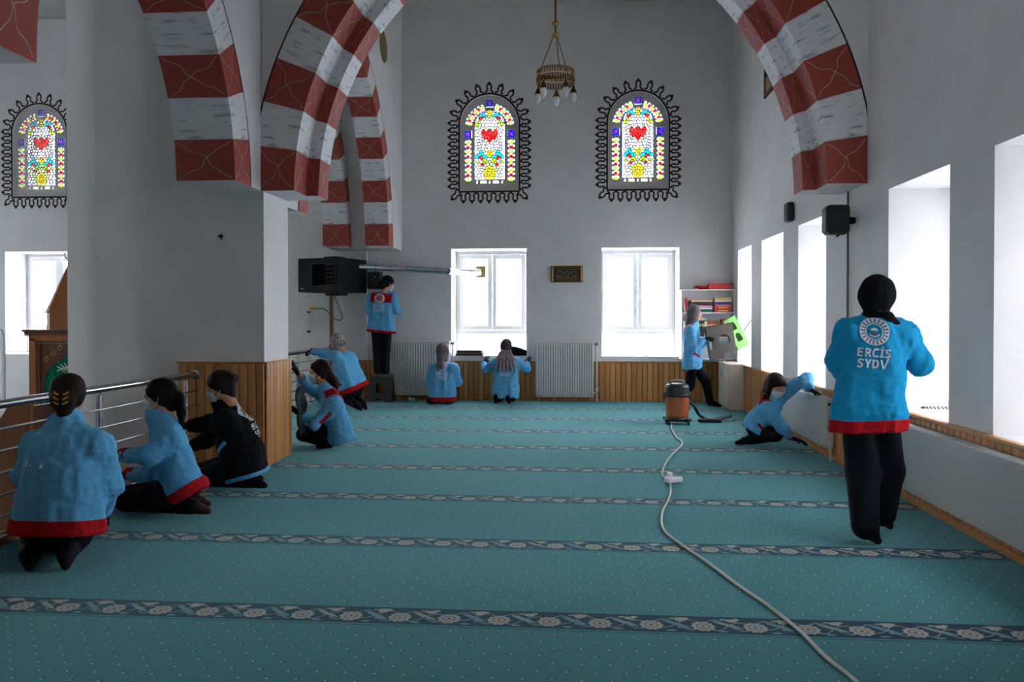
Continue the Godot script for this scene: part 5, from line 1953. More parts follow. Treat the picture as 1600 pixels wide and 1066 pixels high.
	# appends to {v, n, c, i}
	func skin(out: Dictionary, palette: Array, xf := Transform3D.IDENTITY) -> void:
		var id := PackedInt32Array()
		id.resize(nx * ny * nz)
		id.fill(-1)
		var sx := 1
		var sy := nx
		var sz := nx * ny
		var lim := h * 2.2
		var V: PackedVector3Array = out.v
		var N: PackedVector3Array = out.n
		var C: PackedColorArray = out.c
		var I: PackedInt32Array = out.i
		var flip := xf.basis.determinant() < 0.0
		for iz in nz - 1:
			for iy in ny - 1:
				var row := (iz * ny + iy) * nx
				for ix in nx - 1:
					var r := row + ix
					var f0 := f[r]
					if f0 > lim or f0 < -lim:
						continue
					var f1 := f[r + sx]
					var f2 := f[r + sy]
					var f3 := f[r + sx + sy]
					var f4 := f[r + sz]
					var f5 := f[r + sz + sx]
					var f6 := f[r + sz + sy]
					var f7 := f[r + sz + sy + sx]
					var neg := int(f0 < 0.0) + int(f1 < 0.0) + int(f2 < 0.0) + int(f3 < 0.0) + int(f4 < 0.0) + int(f5 < 0.0) + int(f6 < 0.0) + int(f7 < 0.0)
					if neg == 0 or neg == 8:
						continue
					var s := Vector3.ZERO
					var n := 0
					if (f0 < 0.0) != (f1 < 0.0):
						s += Vector3(f0 / (f0 - f1), 0, 0); n += 1
					if (f2 < 0.0) != (f3 < 0.0):
						s += Vector3(f2 / (f2 - f3), 1, 0); n += 1
					if (f4 < 0.0) != (f5 < 0.0):
						s += Vector3(f4 / (f4 - f5), 0, 1); n += 1
					if (f6 < 0.0) != (f7 < 0.0):
						s += Vector3(f6 / (f6 - f7), 1, 1); n += 1
					if (f0 < 0.0) != (f2 < 0.0):
						s += Vector3(0, f0 / (f0 - f2), 0); n += 1
					if (f1 < 0.0) != (f3 < 0.0):
						s += Vector3(1, f1 / (f1 - f3), 0); n += 1
					if (f4 < 0.0) != (f6 < 0.0):
						s += Vector3(0, f4 / (f4 - f6), 1); n += 1
					if (f5 < 0.0) != (f7 < 0.0):
						s += Vector3(1, f5 / (f5 - f7), 1); n += 1
					if (f0 < 0.0) != (f4 < 0.0):
						s += Vector3(0, 0, f0 / (f0 - f4)); n += 1
					if (f1 < 0.0) != (f5 < 0.0):
						s += Vector3(1, 0, f1 / (f1 - f5)); n += 1
					if (f2 < 0.0) != (f6 < 0.0):
						s += Vector3(0, 1, f2 / (f2 - f6)); n += 1
					if (f3 < 0.0) != (f7 < 0.0):
						s += Vector3(1, 1, f3 / (f3 - f7)); n += 1
					id[r] = V.size()
					V.append(xf * (o + (Vector3(ix, iy, iz) + s / n) * h))
					var g := Vector3(f1 + f3 + f5 + f7 - f0 - f2 - f4 - f6, f2 + f3 + f6 + f7 - f0 - f1 - f4 - f5, f4 + f5 + f6 + f7 - f0 - f1 - f2 - f3)
					N.append((xf.basis * g).normalized())
					C.append(palette[c[r]])
		for iz in range(1, nz - 1):
			for iy in range(1, ny - 1):
				var row := (iz * ny + iy) * nx
				for ix in range(1, nx - 1):
					var r := row + ix
					if id[r] < 0:
						continue
					var f0 := f[r]
					for ax in 3:
						var step: int = sx if ax == 0 else (sy if ax == 1 else sz)
						var f1 := f[r + step]
						if (f0 < 0.0) == (f1 < 0.0):
							continue
						var u: int = sy if ax == 0 else (sz if ax == 1 else sx)
						var w: int = sz if ax == 0 else (sx if ax == 1 else sy)
						var a := id[r]
						var b := id[r - u]
						var cc := id[r - u - w]
						var d := id[r - w]
						if a < 0 or b < 0 or cc < 0 or d < 0:
							continue
						if (f0 < 0.0) != flip:
							I.append_array(PackedInt32Array([a, cc, b, a, d, cc]))
						else:
							I.append_array(PackedInt32Array([a, b, cc, a, cc, d]))
		out.v = V
		out.n = N
		out.c = C
		out.i = I

func blank() -> Dictionary:
	return {"v": PackedVector3Array(), "n": PackedVector3Array(), "c": PackedColorArray(), "i": PackedInt32Array()}

func to_mesh(d: Dictionary, coloured := true) -> ArrayMesh:
	var a := []
	a.resize(Mesh.ARRAY_MAX)
	a[Mesh.ARRAY_VERTEX] = d.v
	a[Mesh.ARRAY_NORMAL] = d.n
	if coloured:
		a[Mesh.ARRAY_COLOR] = d.c
	a[Mesh.ARRAY_INDEX] = d.i
	var m := ArrayMesh.new()
	if d.v.size():
		m.add_surface_from_arrays(Mesh.PRIMITIVE_TRIANGLES, a)
	return m

func lin(r: int, g: int, b: int) -> Color:
	return Color8(r, g, b).srgb_to_linear()

func sheet(d: Dictionary, xf: Transform3D) -> Dictionary:
	# the same shape set elsewhere
	var q := {"v": xf * (d.v as PackedVector3Array), "n": PackedVector3Array(), "c": d.c, "i": d.i}
	for n in d.n:
		q.n.append((xf.basis * n).normalized())
	return q

func add_shape(to: Dictionary, d: Dictionary, xf: Transform3D, tint = null) -> void:
	var from: int = to.v.size()
	var flip := xf.basis.determinant() < 0.0
	to.v.append_array(xf * (d.v as PackedVector3Array))
	var N: PackedVector3Array = to.n
	for n in d.n:
		N.append((xf.basis * n).normalized())
	to.n = N
	var C: PackedColorArray = to.c
	if tint == null:
		C.append_array(d.c)
	else:
		for k in d.v.size():
			C.append(tint)
	to.c = C
	var I: PackedInt32Array = to.i
	var di: PackedInt32Array = d.i
	for k in range(0, di.size(), 3):
		I.append(di[k] + from)
		I.append(di[k + (2 if flip else 1)] + from)
		I.append(di[k + (1 if flip else 2)] + from)
	to.i = I

var head_shape := {}
var mask_shape := {}
var hand_flat := {}
var hand_grip := {}
var SKIN := [lin(196, 146, 120), lin(236, 232, 226), lin(42, 28, 22), lin(168, 92, 84), lin(60, 40, 30)]

func head_field(cell: float) -> Field:
	# faces -z; origin in the middle of the head
	var g := Field.new(Vector3(-0.11, -0.175, -0.14), Vector3(0.11, 0.145, 0.13), cell)
	g.egg(Vector3(0, 0.030, 0.012), Vector3(0.074, 0.092, 0.096), 0.0)
	g.egg(Vector3(0, -0.022, -0.040), Vector3(0.060, 0.078, 0.054), 0.035)
	g.cap(Vector3(0, -0.065, -0.045), Vector3(0, -0.088, -0.068), 0.030, 0.019, 0.03)
	g.cap(Vector3(-0.042, -0.048, -0.01), Vector3(0, -0.085, -0.055), 0.026, 0.022, 0.02)
	g.cap(Vector3(0.042, -0.048, -0.01), Vector3(0, -0.085, -0.055), 0.026, 0.022, 0.02)
	for s: float in [-1.0, 1.0]:
		g.cap(Vector3(s * 0.038, -0.018, -0.072), Vector3(s * 0.048, -0.024, -0.056), 0.017, 0.018, 0.025)
	for s: float in [-1.0, 1.0]:
		g.dent(Vector3(s * 0.031, 0.010, -0.108), 0.018, 0.014)
	g.cap(Vector3(-0.05, 0.028, -0.070), Vector3(0.05, 0.028, -0.070), 0.012, 0.012, 0.02)
	g.cap(Vector3(0, 0.014, -0.090), Vector3(0, -0.018, -0.106), 0.008, 0.0105, 0.012)
	g.cap(Vector3(-0.012, -0.023, -0.096), Vector3(0.012, -0.023, -0.096), 0.008, 0.008, 0.008)
	g.cap(Vector3(-0.018, -0.048, -0.088), Vector3(0.018, -0.048, -0.088), 0.0062, 0.0062, 0.006, 3)
	g.cap(Vector3(-0.014, -0.057, -0.087), Vector3(0.014, -0.057, -0.087), 0.007, 0.007, 0.006, 3)
	for s: float in [-1.0, 1.0]:
		g.cap(Vector3(s * 0.031, 0.010, -0.080), Vector3(s * 0.031, 0.010, -0.080), 0.0125, 0.0125, 0.0, 1)
		g.cap(Vector3(s * 0.031, 0.009, -0.0885), Vector3(s * 0.031, 0.009, -0.0885), 0.006, 0.006, 0.0, 2)
		g.cap(Vector3(s * 0.018, 0.030, -0.0855), Vector3(s * 0.045, 0.031, -0.076), 0.0055, 0.004, 0.002, 4)
		g.cap(Vector3(s * 0.076, 0.012, 0.012), Vector3(s * 0.074, -0.026, 0.004), 0.013, 0.008, 0.008)
		g.cap(Vector3(s * 0.080, 0.018, 0.018), Vector3(s * 0.082, -0.004, 0.018), 0.009, 0.008, 0.006)
	g.cap(Vector3(0, -0.05, 0.022), Vector3(0, -0.165, 0.036), 0.052, 0.056, 0.03)
	return g

func make_hand(curl: float, spread: float) -> Dictionary:
	# wrist at the origin, fingers towards -z, palm down, thumb towards +x
	var g := Field.new(Vector3(-0.075, -0.11, -0.205), Vector3(0.095, 0.04, 0.035), 0.004)
	g.cap(Vector3(0, 0, 0.02), Vector3(0, 0, -0.02), 0.026, 0.024, 0.0)
	var roots := [Vector3(0.030, 0.003, -0.088), Vector3(0.010, 0.005, -0.093), Vector3(-0.010, 0.003, -0.089), Vector3(-0.028, -0.001, -0.080)]
	var lens := [[0.040, 0.025, 0.020], [0.044, 0.028, 0.022], [0.041, 0.026, 0.021], [0.032, 0.020, 0.018]]
	for k in 4:
		g.cap(Vector3(roots[k].x * 0.45, 0, -0.012), roots[k], 0.017, 0.0125, 0.016)
	for k in 4:
		var p: Vector3 = roots[k]
		var ang := 0.12
		var yaw: float = -roots[k].x * spread * 8.0
		for j in 3:
			ang += curl * [0.55, 0.8, 0.6][j]
			var d := Vector3(-sin(yaw) * cos(ang), -sin(ang), -cos(yaw) * cos(ang))
			var q: Vector3 = p + d * lens[k][j]
			g.cap(p, q, [0.0098, 0.009, 0.0082][j], [0.009, 0.0082, 0.0072][j], 0.003)
			p = q
	g.cap(Vector3(0.014, -0.004, -0.025), Vector3(0.042, -0.012, -0.052), 0.016, 0.0125, 0.014)
	g.cap(Vector3(0.042, -0.012, -0.052), Vector3(0.056, -0.02 - 0.012 * curl, -0.082), 0.0118, 0.0102, 0.004)
	g.cap(Vector3(0.056, -0.02 - 0.012 * curl, -0.082), Vector3(0.054 - 0.012 * curl, -0.03 - 0.02 * curl, -0.105), 0.0102, 0.0085, 0.003)
	var d := blank()
	g.skin(d, SKIN)
	return d

func facing(f: Vector3, up: Vector3) -> Basis:
	var z := -f.normalized()
	var x := up.cross(z).normalized()
	return Basis(x, z.cross(x), z)

# a flat design pressed onto cloth: the field tells where the cloth is
func press(g: Field, tris: Array, at: Vector3, right: Vector3, up: Vector3, out: Vector3, lift := 0.008) -> SurfaceTool:
	var st := begin()
	for i in range(0, tris.size(), 3):
		var p := []
		for k in 3:
			var q: Vector2 = tris[i + k]
			var s := at + right * q.x + up * q.y + out * 0.35
			var t := 0.0
			while t < 0.6:
				var d := g.sample(s - out * t)
				if d < 0.002:
					break
				t += clampf(d * 0.7, 0.004, 0.04)
			p.append(s - out * (t - lift))
		var n: Vector3 = (p[1] - p[0]).cross(p[2] - p[0]).normalized()
		if n.dot(out) < 0.0:
			n = -n
		if n.is_zero_approx():
			continue
		tri(st, p[0], p[1], p[2], n)
	return st

func letters(text: String, height: float) -> Array:
	var t := TextMesh.new()
	var f := SystemFont.new()
	f.font_names = PackedStringArray(["Droid Sans"])
	f.font_weight = 700
	t.font = f
	t.text = text
	t.font_size = 64
	t.pixel_size = height / 46.0
	t.depth = 0.0
	var out := []
	var a := t.get_mesh_arrays()
	var v: PackedVector3Array = a[Mesh.ARRAY_VERTEX]
	var idx = a[Mesh.ARRAY_INDEX]
	var count: int = idx.size() if idx != null and idx.size() else v.size()
	for i in count:
		var p := v[idx[i]] if idx != null and idx.size() else v[i]
		out.append(Vector2(p.x, p.y))
	return out

func ring_tris(r0: float, r1: float, a0: float, a1: float, n: int) -> Array:
	var out := []
	for k in n:
		var a := lerpf(a0, a1, float(k) / n)
		var b := lerpf(a0, a1, float(k + 1) / n)
		var p := [Vector2.from_angle(a) * r0, Vector2.from_angle(a) * r1, Vector2.from_angle(b) * r1, Vector2.from_angle(b) * r0]
		out.append_array([p[0], p[1], p[2], p[0], p[2], p[3]])
	return out

func shifted(tris: Array, by: Vector2) -> Array:
	var out := []
	for p in tris:
		out.append(p + by)
	return out

func back_print(g: Field, jacket: Node, P: Dictionary, right: Vector3, up: Vector3, out: Vector3) -> void:
	var c: Vector3 = P.chest + right * -0.02
	var white := []
	for k in 20:
		white.append_array(ring_tris(0.056, 0.082, TAU * k / 20.0, TAU * (k + 0.62) / 20.0, 3))
	white.append_array(ring_tris(0.046, 0.052, 0, TAU, 28))
	white.append_array(ring_tris(0.082, 0.087, 0, TAU, 36))
	white.append_array(ring_tris(0.008, 0.024, 0.3, PI - 0.3, 8))
	white.append_array(ring_tris(0.028, 0.036, -2.6, -0.5, 8))
	var red := []
	for k in 20:
		red.append_array(ring_tris(0.060, 0.078, TAU * (k + 0.62) / 20.0, TAU * (k + 1.0) / 20.0, 2))
	red.append_array(ring_tris(0.010, 0.026, PI + 0.5, TAU - 0.5, 8))
	var e: Vector2 = P.get("emblem", Vector2(0, 0.085))
	var lift := 0.016 if P.has("yoke") else 0.008
	put(press(g, shifted(white, e), c, right, up, out, lift), "emblem", M.print_white, jacket).set_meta("kind", "stuff")
	put(press(g, shifted(red, e), c, right, up, out, lift), "emblem_rays", M.print_red, jacket).set_meta("kind", "stuff")
	put(press(g, shifted(letters("ERCİŞ", 0.054), e + Vector2(0.0, -0.135)), c, right, up, out), "lettering", M.print_white, jacket)
	put(press(g, shifted(letters("SYDV", 0.054), e + Vector2(0.0, -0.205)), c, right, up, out), "lettering", M.print_white, jacket)

func strip_tris(a: Vector2, b: Vector2, w: float) -> Array:
	var d := (b - a).normalized()
	var s := Vector2(-d.y, d.x) * w * 0.5
	var out := []
	for k in 6:
		var p := a.lerp(b, k / 6.0)
		var q := a.lerp(b, (k + 1) / 6.0)
		out.append_array([p - s, p + s, q + s, p - s, q + s, q - s])
	return out

func make_person(key: String, spec: Dictionary) -> void:
	var P: Dictionary = J[key]
	P.merge(spec, true)
	var o := thing("person", P.base, spec.label, "person", "people cleaning the mosque")
	var cell: float = spec.get("cell", 0.014)
	var fat: float = spec.get("fat", 1.0)
	var T: Vector3 = (P.neck - P.pel).normalized()
	var S: Vector3 = P.shR - P.shL
	S = (S - T * S.dot(T)).normalized()
	var Fw := T.cross(S)
	var lo := Vector3(9, 9, 9)
	var hi := -lo
	for k in ["pel", "chest", "neck", "head", "shL", "shR", "elL", "elR", "wrL", "wrR", "knL", "knR", "anL", "anR", "toL", "toR"]:
		lo = lo.min(P[k])
		hi = hi.max(P[k])
	# ---- body: trousers, feet, arms, neck; finer head and hands in the same surface
	var trouser: Color = spec.get("trousers", lin(20, 20, 22))
	var foot: Color = spec.get("foot", lin(16, 16, 17))
	var skin_c: Color = spec.get("skin", lin(186, 138, 114))
	var glove: Color = spec.get("glove", lin(24, 23, 24))
	var pal := [trouser, foot, skin_c, glove]
	var b := Field.new(lo - Vector3(0.2, 0.12, 0.2), hi + Vector3(0.2, 0.1, 0.2), cell)
	var pw: Vector3 = spec.get("hip_axis", S)
	var hl: Vector3 = P.pel - pw * 0.088
	var hr: Vector3 = P.pel + pw * 0.088
	b.cap(hl, hr, 0.088 * fat, 0.088 * fat, 0.0, 0)
	b.cap(P.pel, P.chest, 0.09, 0.08, 0.05, 0)
	for s in ["L", "R"]:
		var hp: Vector3 = hl if s == "L" else hr
		b.cap(hp, P["kn" + s], 0.092 * fat, 0.074 * spec.get("loose", 1.0), 0.04, 0)
		b.cap(P["kn" + s], P["an" + s], 0.073 * spec.get("loose", 1.0), 0.060 * spec.get("loose", 1.0), 0.025, 0)
		var an: Vector3 = P["an" + s]
		var to: Vector3 = P["to" + s]
		var d := (to - an)
		var tip := to + d.normalized() * 0.035
		tip.y = maxf(tip.y, 0.026 + spec.get("ground", 0.0))
		b.cap(an, an.lerp(tip, 0.55), 0.042, 0.036, 0.02, 1)
		b.cap(an.lerp(tip, 0.5), tip, 0.038, 0.026, 0.02, 1)
		b.cap(an - d.normalized() * 0.02, an, 0.036, 0.04, 0.02, 1)
		b.cap(P["sh" + s], P["el" + s], 0.045, 0.040, 0.03, 2)
		b.cap(P["el" + s], P["wr" + s], 0.040, 0.027, 0.02, 2)
	b.cap(P.chest, P.neck, 0.07, 0.05, 0.04, 2)
	var up_head := (Vector3.UP * 0.8 + T * 0.4).normalized()
	var hb := facing(spec.look, up_head)
	var hx := Transform3D(hb * spec.get("head_size", 1.06), P.head)
	b.cap(P.neck, hx * Vector3(0, -0.07, 0.025), 0.056, 0.05, 0.03, 2)
	var body := blank()
	b.skin(body, pal)
	var hs: Dictionary = head_shape
	if spec.get("skin", null) != null:
		pass
	add_shape(body, hs, hx)
	for s in ["L", "R"]:
		var way: Vector3 = (P["wr" + s] - P["el" + s]).normalized()
		way = spec.get("hand" + s, way)
		var palm: Vector3 = spec.get("palm" + s, Vector3.DOWN)
		var hbs := facing(way, -palm if absf(way.normalized().dot(palm)) < 0.95 else Vector3.RIGHT)
		if s == "R":
			hbs.x = -hbs.x
		add_shape(body, hand_grip if spec.get("grip" + s, false) else hand_flat, Transform3D(hbs, P["wr" + s]), glove if spec.get("gloved", true) else null)
	put(to_mesh(body), "body", M.body_colours, o)
	# ---- jacket
	var cloth: StandardMaterial3D = M[spec.get("jacket", "blue_fleece")]
	var noise := FastNoiseLite.new()
	noise.seed = hash(key) % 1000
	noise.frequency = 7.0
	noise.fractal_octaves = 2
	var g := Field.new(lo - Vector3(0.26, 0.05, 0.26), hi + Vector3(0.26, 0.05, 0.26), cell)
	var w := 0.080
	var bl: Vector3 = P.pel - S * 0.085 * fat
	var br: Vector3 = P.pel + S * 0.085 * fat
	var cl: Vector3 = P.chest - S * w * fat
	var cr: Vector3 = P.chest + S * w * fat
	g.cap(bl, cl, 0.132 * fat, 0.116 * fat, 0.0)
	g.cap(br, cr, 0.132 * fat, 0.116 * fat, 0.10)
	var hem: float = spec.get("hem", 0.1)
	var skirt: Vector3 = spec.get("skirt", -T)
	g.cap(bl, bl + skirt * (hem + 0.2), 0.132 * fat, (0.132 + spec.get("flare", 0.02)) * fat, 0.06)
	g.cap(br, br + skirt * (hem + 0.2), 0.132 * fat, (0.132 + spec.get("flare", 0.02)) * fat, 0.06)
	g.cap(P.shL.lerp(P.chest, 0.12), P.shR.lerp(P.chest, 0.12), 0.078, 0.078, 0.07)
	g.cap(P.chest, P.neck - T * 0.02, 0.115, 0.078, 0.06)
	for s in ["L", "R"]:
		g.cap(P.neck - T * 0.035 - Fw * 0.02, P["sh" + s], 0.066, 0.074, 0.06)
	var back_bulge: float = spec.get("bulge", 0.0)
	if back_bulge > 0.0:
		g.cap(P.pel.lerp(P.chest, 0.3) - Fw * back_bulge, P.pel.lerp(P.chest, 0.75) - Fw * back_bulge * 0.8, 0.13 * fat, 0.12 * fat, 0.10)
	var hem_n: Vector3 = spec.get("hem_normal", -T)
	var hem_p: Vector3 = P.pel - T * hem
	g.cut(hem_p, hem_n)
	g.cut(Vector3(0, 0.008 + spec.get("ground", 0.0), 0), Vector3.DOWN)
	var torso := g.twin()
	for s in ["L", "R"]:
		var wr: Vector3 = P["wr" + s]
		var el: Vector3 = P["el" + s]
		var end := wr.lerp(el, spec.get("sleeve" + s, 0.06))
		g.cap(P["sh" + s], el, 0.080 * lerpf(1.0, fat, 0.5), 0.067 * lerpf(1.0, fat, 0.5), 0.045)
		g.cap(el, end, 0.066 * lerpf(1.0, fat, 0.5), 0.050, 0.03)
	g.cap(P.neck - T * 0.02, P.neck + T * spec.get("collar", 0.045) + Fw * 0.012, 0.080, 0.076, 0.03)
	for q in [g, torso]:
		noise.frequency = 7.0
		q.wrinkle(noise, 0.019, Vector3(1.0, 0.5, 1.0))
		noise.frequency = 16.0
		q.wrinkle(noise, 0.007, Vector3(1.0, 1.1, 1.0))
	var jd := blank()
	g.skin(jd, [Color.WHITE])
	var jacket := put(to_mesh(jd, false), "jacket", cloth, o)
	if spec.get("hem_colour", "red_fleece") != "":
		var band := torso.twin()
		band.grow(0.010)
		band.cut(hem_p - T * 0.004 + hem_n * 0.004, hem_n)
		band.cut(hem_p - hem_n * spec.get("hem_wide", 0.075), -hem_n)
		var d := blank()
		band.skin(d, [Color.WHITE])
		put(to_mesh(d, false), "hem_band", M[spec.get("hem_colour", "red_fleece")], jacket)
	if spec.has("yoke"):
		var yk := g.twin()
		yk.grow(0.007)
		yk.cut(P.neck + T * 0.005, T)
		yk.cut(P.chest + T * spec.yoke, -T)
		yk.cut(P.chest + Fw * 0.05, Fw)
		yk.cut(P.shL.lerp(P.chest, -0.02), -S)
		yk.cut(P.shR.lerp(P.chest, -0.02), S)
		var d := blank()
		yk.skin(d, [Color.WHITE])
		put(to_mesh(d, false), "yoke", M.red_fleece, jacket)
	for s in ["L", "R"]:
		if spec.has("cuff" + s):
			var wr: Vector3 = P["wr" + s]
			var el: Vector3 = P["el" + s]
			var end := wr.lerp(el, spec.get("sleeve" + s, 0.06))
			var st := begin()
			var ax := (end - el).normalized()
			tube(st, [end - ax * 0.02, end + ax * 0.012, end + ax * 0.05], [0.055, 0.052, 0.046], 16)
			put(st, "cuff", M[spec["cuff" + s]], jacket)
	if spec.get("print", false):
		back_print(g, jacket, P, S, T, -Fw)
	if spec.has("pocket"):
		# [side, offset along the torso, colour]
		for q in spec.pocket:
			var side: Vector3 = S * q[0]
			var out := (side * 0.9 + Fw * 0.45).normalized()
			var along: Vector3 = T.cross(out).normalized() * q[0]
			var st := press(g, strip_tris(Vector2(-0.07, 0.035), Vector2(0.07, -0.035), 0.034), P.pel + T * q[1], along, T, out, 0.006)
			put(st, "pocket_flap", M[q[2]], jacket)
	if spec.has("worn_print"):
		var bits := []
		bits.append_array(shifted(letters("S", 0.04), Vector2(-0.13, -0.055)))
		bits.append_array(shifted(letters(".", 0.05), Vector2(-0.10, -0.05)))
		bits.append_array(shifted(letters(",", 0.06), Vector2(-0.018, -0.045)))
		bits.append_array(shifted(ring_tris(0.004, 0.011, 0.0, 4.5, 8), Vector2(-0.115, 0.115)))
		put(press(g, bits, P.chest, S, T, -Fw), "worn_lettering", M.print_white, jacket).set_meta("kind", "stuff")
	# ---- head wear
	dress_head(o, spec, hx, T, Fw)

func dress_head(o: Node, spec: Dictionary, hx: Transform3D, _T: Vector3, _F: Vector3) -> void:
	var st: SurfaceTool
	var d := blank()
	var style: String = spec.head_style
	var cell: float = 0.008 if spec.get("cell", 0.014) < 0.016 else 0.011
	var g := Field.new(Vector3(-0.17, -0.42, -0.15), Vector3(0.17, 0.17, 0.24), cell)
	var n := FastNoiseLite.new()
	n.seed = hash(style) % 500
	n.frequency = 14.0
	if style.begins_with("hair"):
		g.egg(Vector3(0, 0.036, 0.018), Vector3(0.093, 0.104, 0.112), 0.0)
		g.cap(Vector3(-0.062, 0.02, 0.02), Vector3(-0.058, -0.03, 0.035), 0.032, 0.026, 0.02)
		g.cap(Vector3(0.062, 0.02, 0.02), Vector3(0.058, -0.03, 0.035), 0.032, 0.026, 0.02)
		g.cap(Vector3(0, -0.02, 0.06), Vector3(0, -0.075, 0.06), 0.058, 0.042, 0.03)
		g.cut(Vector3(0, 0.058, -0.078), Vector3(0, -0.66, -0.75).normalized())
		match style:
			"hair_bun":
				g.cap(Vector3(-0.02, -0.015, 0.115), Vector3(0.02, -0.015, 0.115), 0.042, 0.042, 0.03)
				g.cap(Vector3(0.0, -0.05, 0.10), Vector3(0.0, -0.085, 0.095), 0.04, 0.03, 0.03)
			"hair_top_bun":
				g.cap(Vector3(-0.01, 0.045, 0.115), Vector3(0.02, 0.035, 0.128), 0.036, 0.032, 0.025)
			"hair_pony":
				g.cap(Vector3(0, 0.01, 0.105), Vector3(0, -0.02, 0.135), 0.032, 0.034, 0.02)
				g.cap(Vector3(0, -0.02, 0.135), Vector3(0, -0.12, 0.14), 0.034, 0.03, 0.02)
				g.cap(Vector3(0, -0.12, 0.14), Vector3(0, -0.25, 0.12), 0.03, 0.012, 0.02)
			"hair_full":
				g.cap(Vector3(0, -0.02, 0.10), Vector3(0, -0.11, 0.135), 0.042, 0.046, 0.03)
				g.cap(Vector3(0, -0.11, 0.135), Vector3(0.02, -0.22, 0.14), 0.046, 0.03, 0.03)
				g.cap(Vector3(0.02, -0.12, 0.15), Vector3(0.0, -0.15, 0.2), 0.03, 0.012, 0.03)
			"hair_long":
				for s: float in [-1.0, 1.0]:
					g.cap(Vector3(s * 0.07, 0.02, 0.0), Vector3(s * 0.082, -0.12, -0.01), 0.026, 0.03, 0.03)
					g.cap(Vector3(s * 0.082, -0.12, -0.01), Vector3(s * 0.075, -0.24, -0.01), 0.03, 0.014, 0.03)
				g.cap(Vector3(0, -0.02, 0.07), Vector3(0, -0.18, 0.07), 0.07, 0.05, 0.04)
		g.wrinkle(n, 0.006, Vector3(1.0, 0.5, 1.0))
		g.skin(d, [Color.WHITE], hx)
		var hair := put(to_mesh(d, false), "hair", M[spec.get("head_mat", "hair_black")], o)
		if spec.has("clip"):
			st = begin()
			for s: float in [-1.0, 1.0]:
				for k in 3:
					var c := Vector3(s * 0.022, -0.015 + (k - 1) * 0.026, 0.158 - 0.006 * absf(k - 1))
					tube(st, [hx * (c - Vector3(s * 0.012, 0, 0)), hx * (c + Vector3(s * 0.004, 0.006, 0.005)), hx * (c + Vector3(s * 0.014, 0.016, -0.004))], 0.0065, 8)
			put(st, "hair_clip", M.gold, hair)
		elif style == "hair_pony":
			st = begin()
			var ring := []
			for k in 17:
				var a := TAU * k / 16.0
				ring.append(hx * Vector3(cos(a) * 0.034, -0.008 + sin(a) * 0.028, 0.128 + sin(a) * 0.018))
			tube(st, ring, 0.009, 8, false)
			put(st, "hair_tie", M.black_cloth, hair)
	else:
		var puff: float = spec.get("puff", 0.0)
		g.egg(Vector3(0, 0.036, 0.016), Vector3(0.092 + puff, 0.106 + puff, 0.112 + puff), 0.0)
		g.cap(Vector3(0, -0.01, 0.02), Vector3(0, -0.075, 0.005), 0.082 + puff, 0.074, 0.03)
		match style:
			"scarf_round":
				g.egg(Vector3(0, 0.025, 0.03), Vector3(0.108, 0.118, 0.118), 0.02)
			"scarf_wrap":
				g.cap(Vector3(0, -0.06, 0.03), Vector3(0, -0.15, 0.035), 0.078, 0.09, 0.04)
			"scarf_tail":
				g.cap(Vector3(0, -0.05, 0.03), Vector3(0, -0.12, 0.035), 0.078, 0.082, 0.04)
				g.cap(Vector3(0, -0.05, 0.09), Vector3(0, -0.08, 0.11), 0.055, 0.05, 0.03)
				g.cap(Vector3(-0.015, -0.09, 0.115), Vector3(-0.03, -0.26, 0.14), 0.032, 0.03, 0.02)
				g.cap(Vector3(0.015, -0.09, 0.115), Vector3(0.025, -0.24, 0.14), 0.03, 0.028, 0.02)
			"scarf_cape":
				g.cap(Vector3(0, -0.05, 0.03), Vector3(0, -0.12, 0.035), 0.078, 0.082, 0.04)
			"scarf_knot":
				g.cap(Vector3(0, -0.035, 0.105), Vector3(0.01, -0.06, 0.12), 0.04, 0.034, 0.03)
		g.cut(Vector3(0, 0.0, -0.068), Vector3(0, -0.12, -1).normalized())
		g.wrinkle(n, 0.008, Vector3(1.0, 0.6, 1.0))
		g.skin(d, [Color.WHITE], hx)
		var scarf := put(to_mesh(d, false), "headscarf", M[spec.get("head_mat", "scarf_dark")], o)
		if style == "scarf_cape":
			var t := Field.new(Vector3(-0.2, -0.46, 0.0), Vector3(0.2, 0.0, 0.26), cell)
			for k in 6:
				var x := (k - 2.5) * 0.040
				t.cap(Vector3(x * 0.5, -0.06, 0.09), Vector3(x * 1.2, -0.17, 0.155), 0.034, 0.030, 0.015)
				t.cap(Vector3(x * 1.2, -0.17, 0.155), Vector3(x * 1.6, -0.34 - 0.03 * (k % 2), 0.17), 0.028, 0.018, 0.010)
			var td := blank()
			t.skin(td, [Color.WHITE], hx)
			put(to_mesh(td, false), "fringed_tail", M.scarf_striped, scarf)
		elif style == "scarf_round":
			var t := Field.new(Vector3(-0.2, -0.26, -0.16), Vector3(0.2, 0.0, 0.2), cell)
			t.cap(Vector3(-0.05, -0.10, 0.07), Vector3(0.06, -0.115, 0.075), 0.030, 0.034, 0.02)
			t.cap(Vector3(0.06, -0.115, 0.075), Vector3(0.115, -0.16, 0.02), 0.034, 0.026, 0.02)
			var td := blank()
			t.skin(td, [Color.WHITE], hx)
			put(to_mesh(td, false), "neck_fold", M.black_cloth, scarf)
	if spec.get("masked", false):
		var m := blank()
		add_shape(m, mask_shape, hx)
		var mk := put(to_mesh(m, false), "face_mask", M.mask_cloth, o)
		for s: float in [-1.0, 1.0]:
			st = begin()
			tube(st, [hx * Vector3(s * 0.060, -0.006, -0.062), hx * Vector3(s * 0.079, 0.012, -0.02), hx * Vector3(s * 0.088, 0.026, 0.018), hx * Vector3(s * 0.092, 0.006, 0.032), hx * Vector3(s * 0.084, -0.03, 0.016), hx * Vector3(s * 0.058, -0.066, -0.045)], 0.0032, 6)
			put(st, "ear_loop", M.mask_cloth, mk)

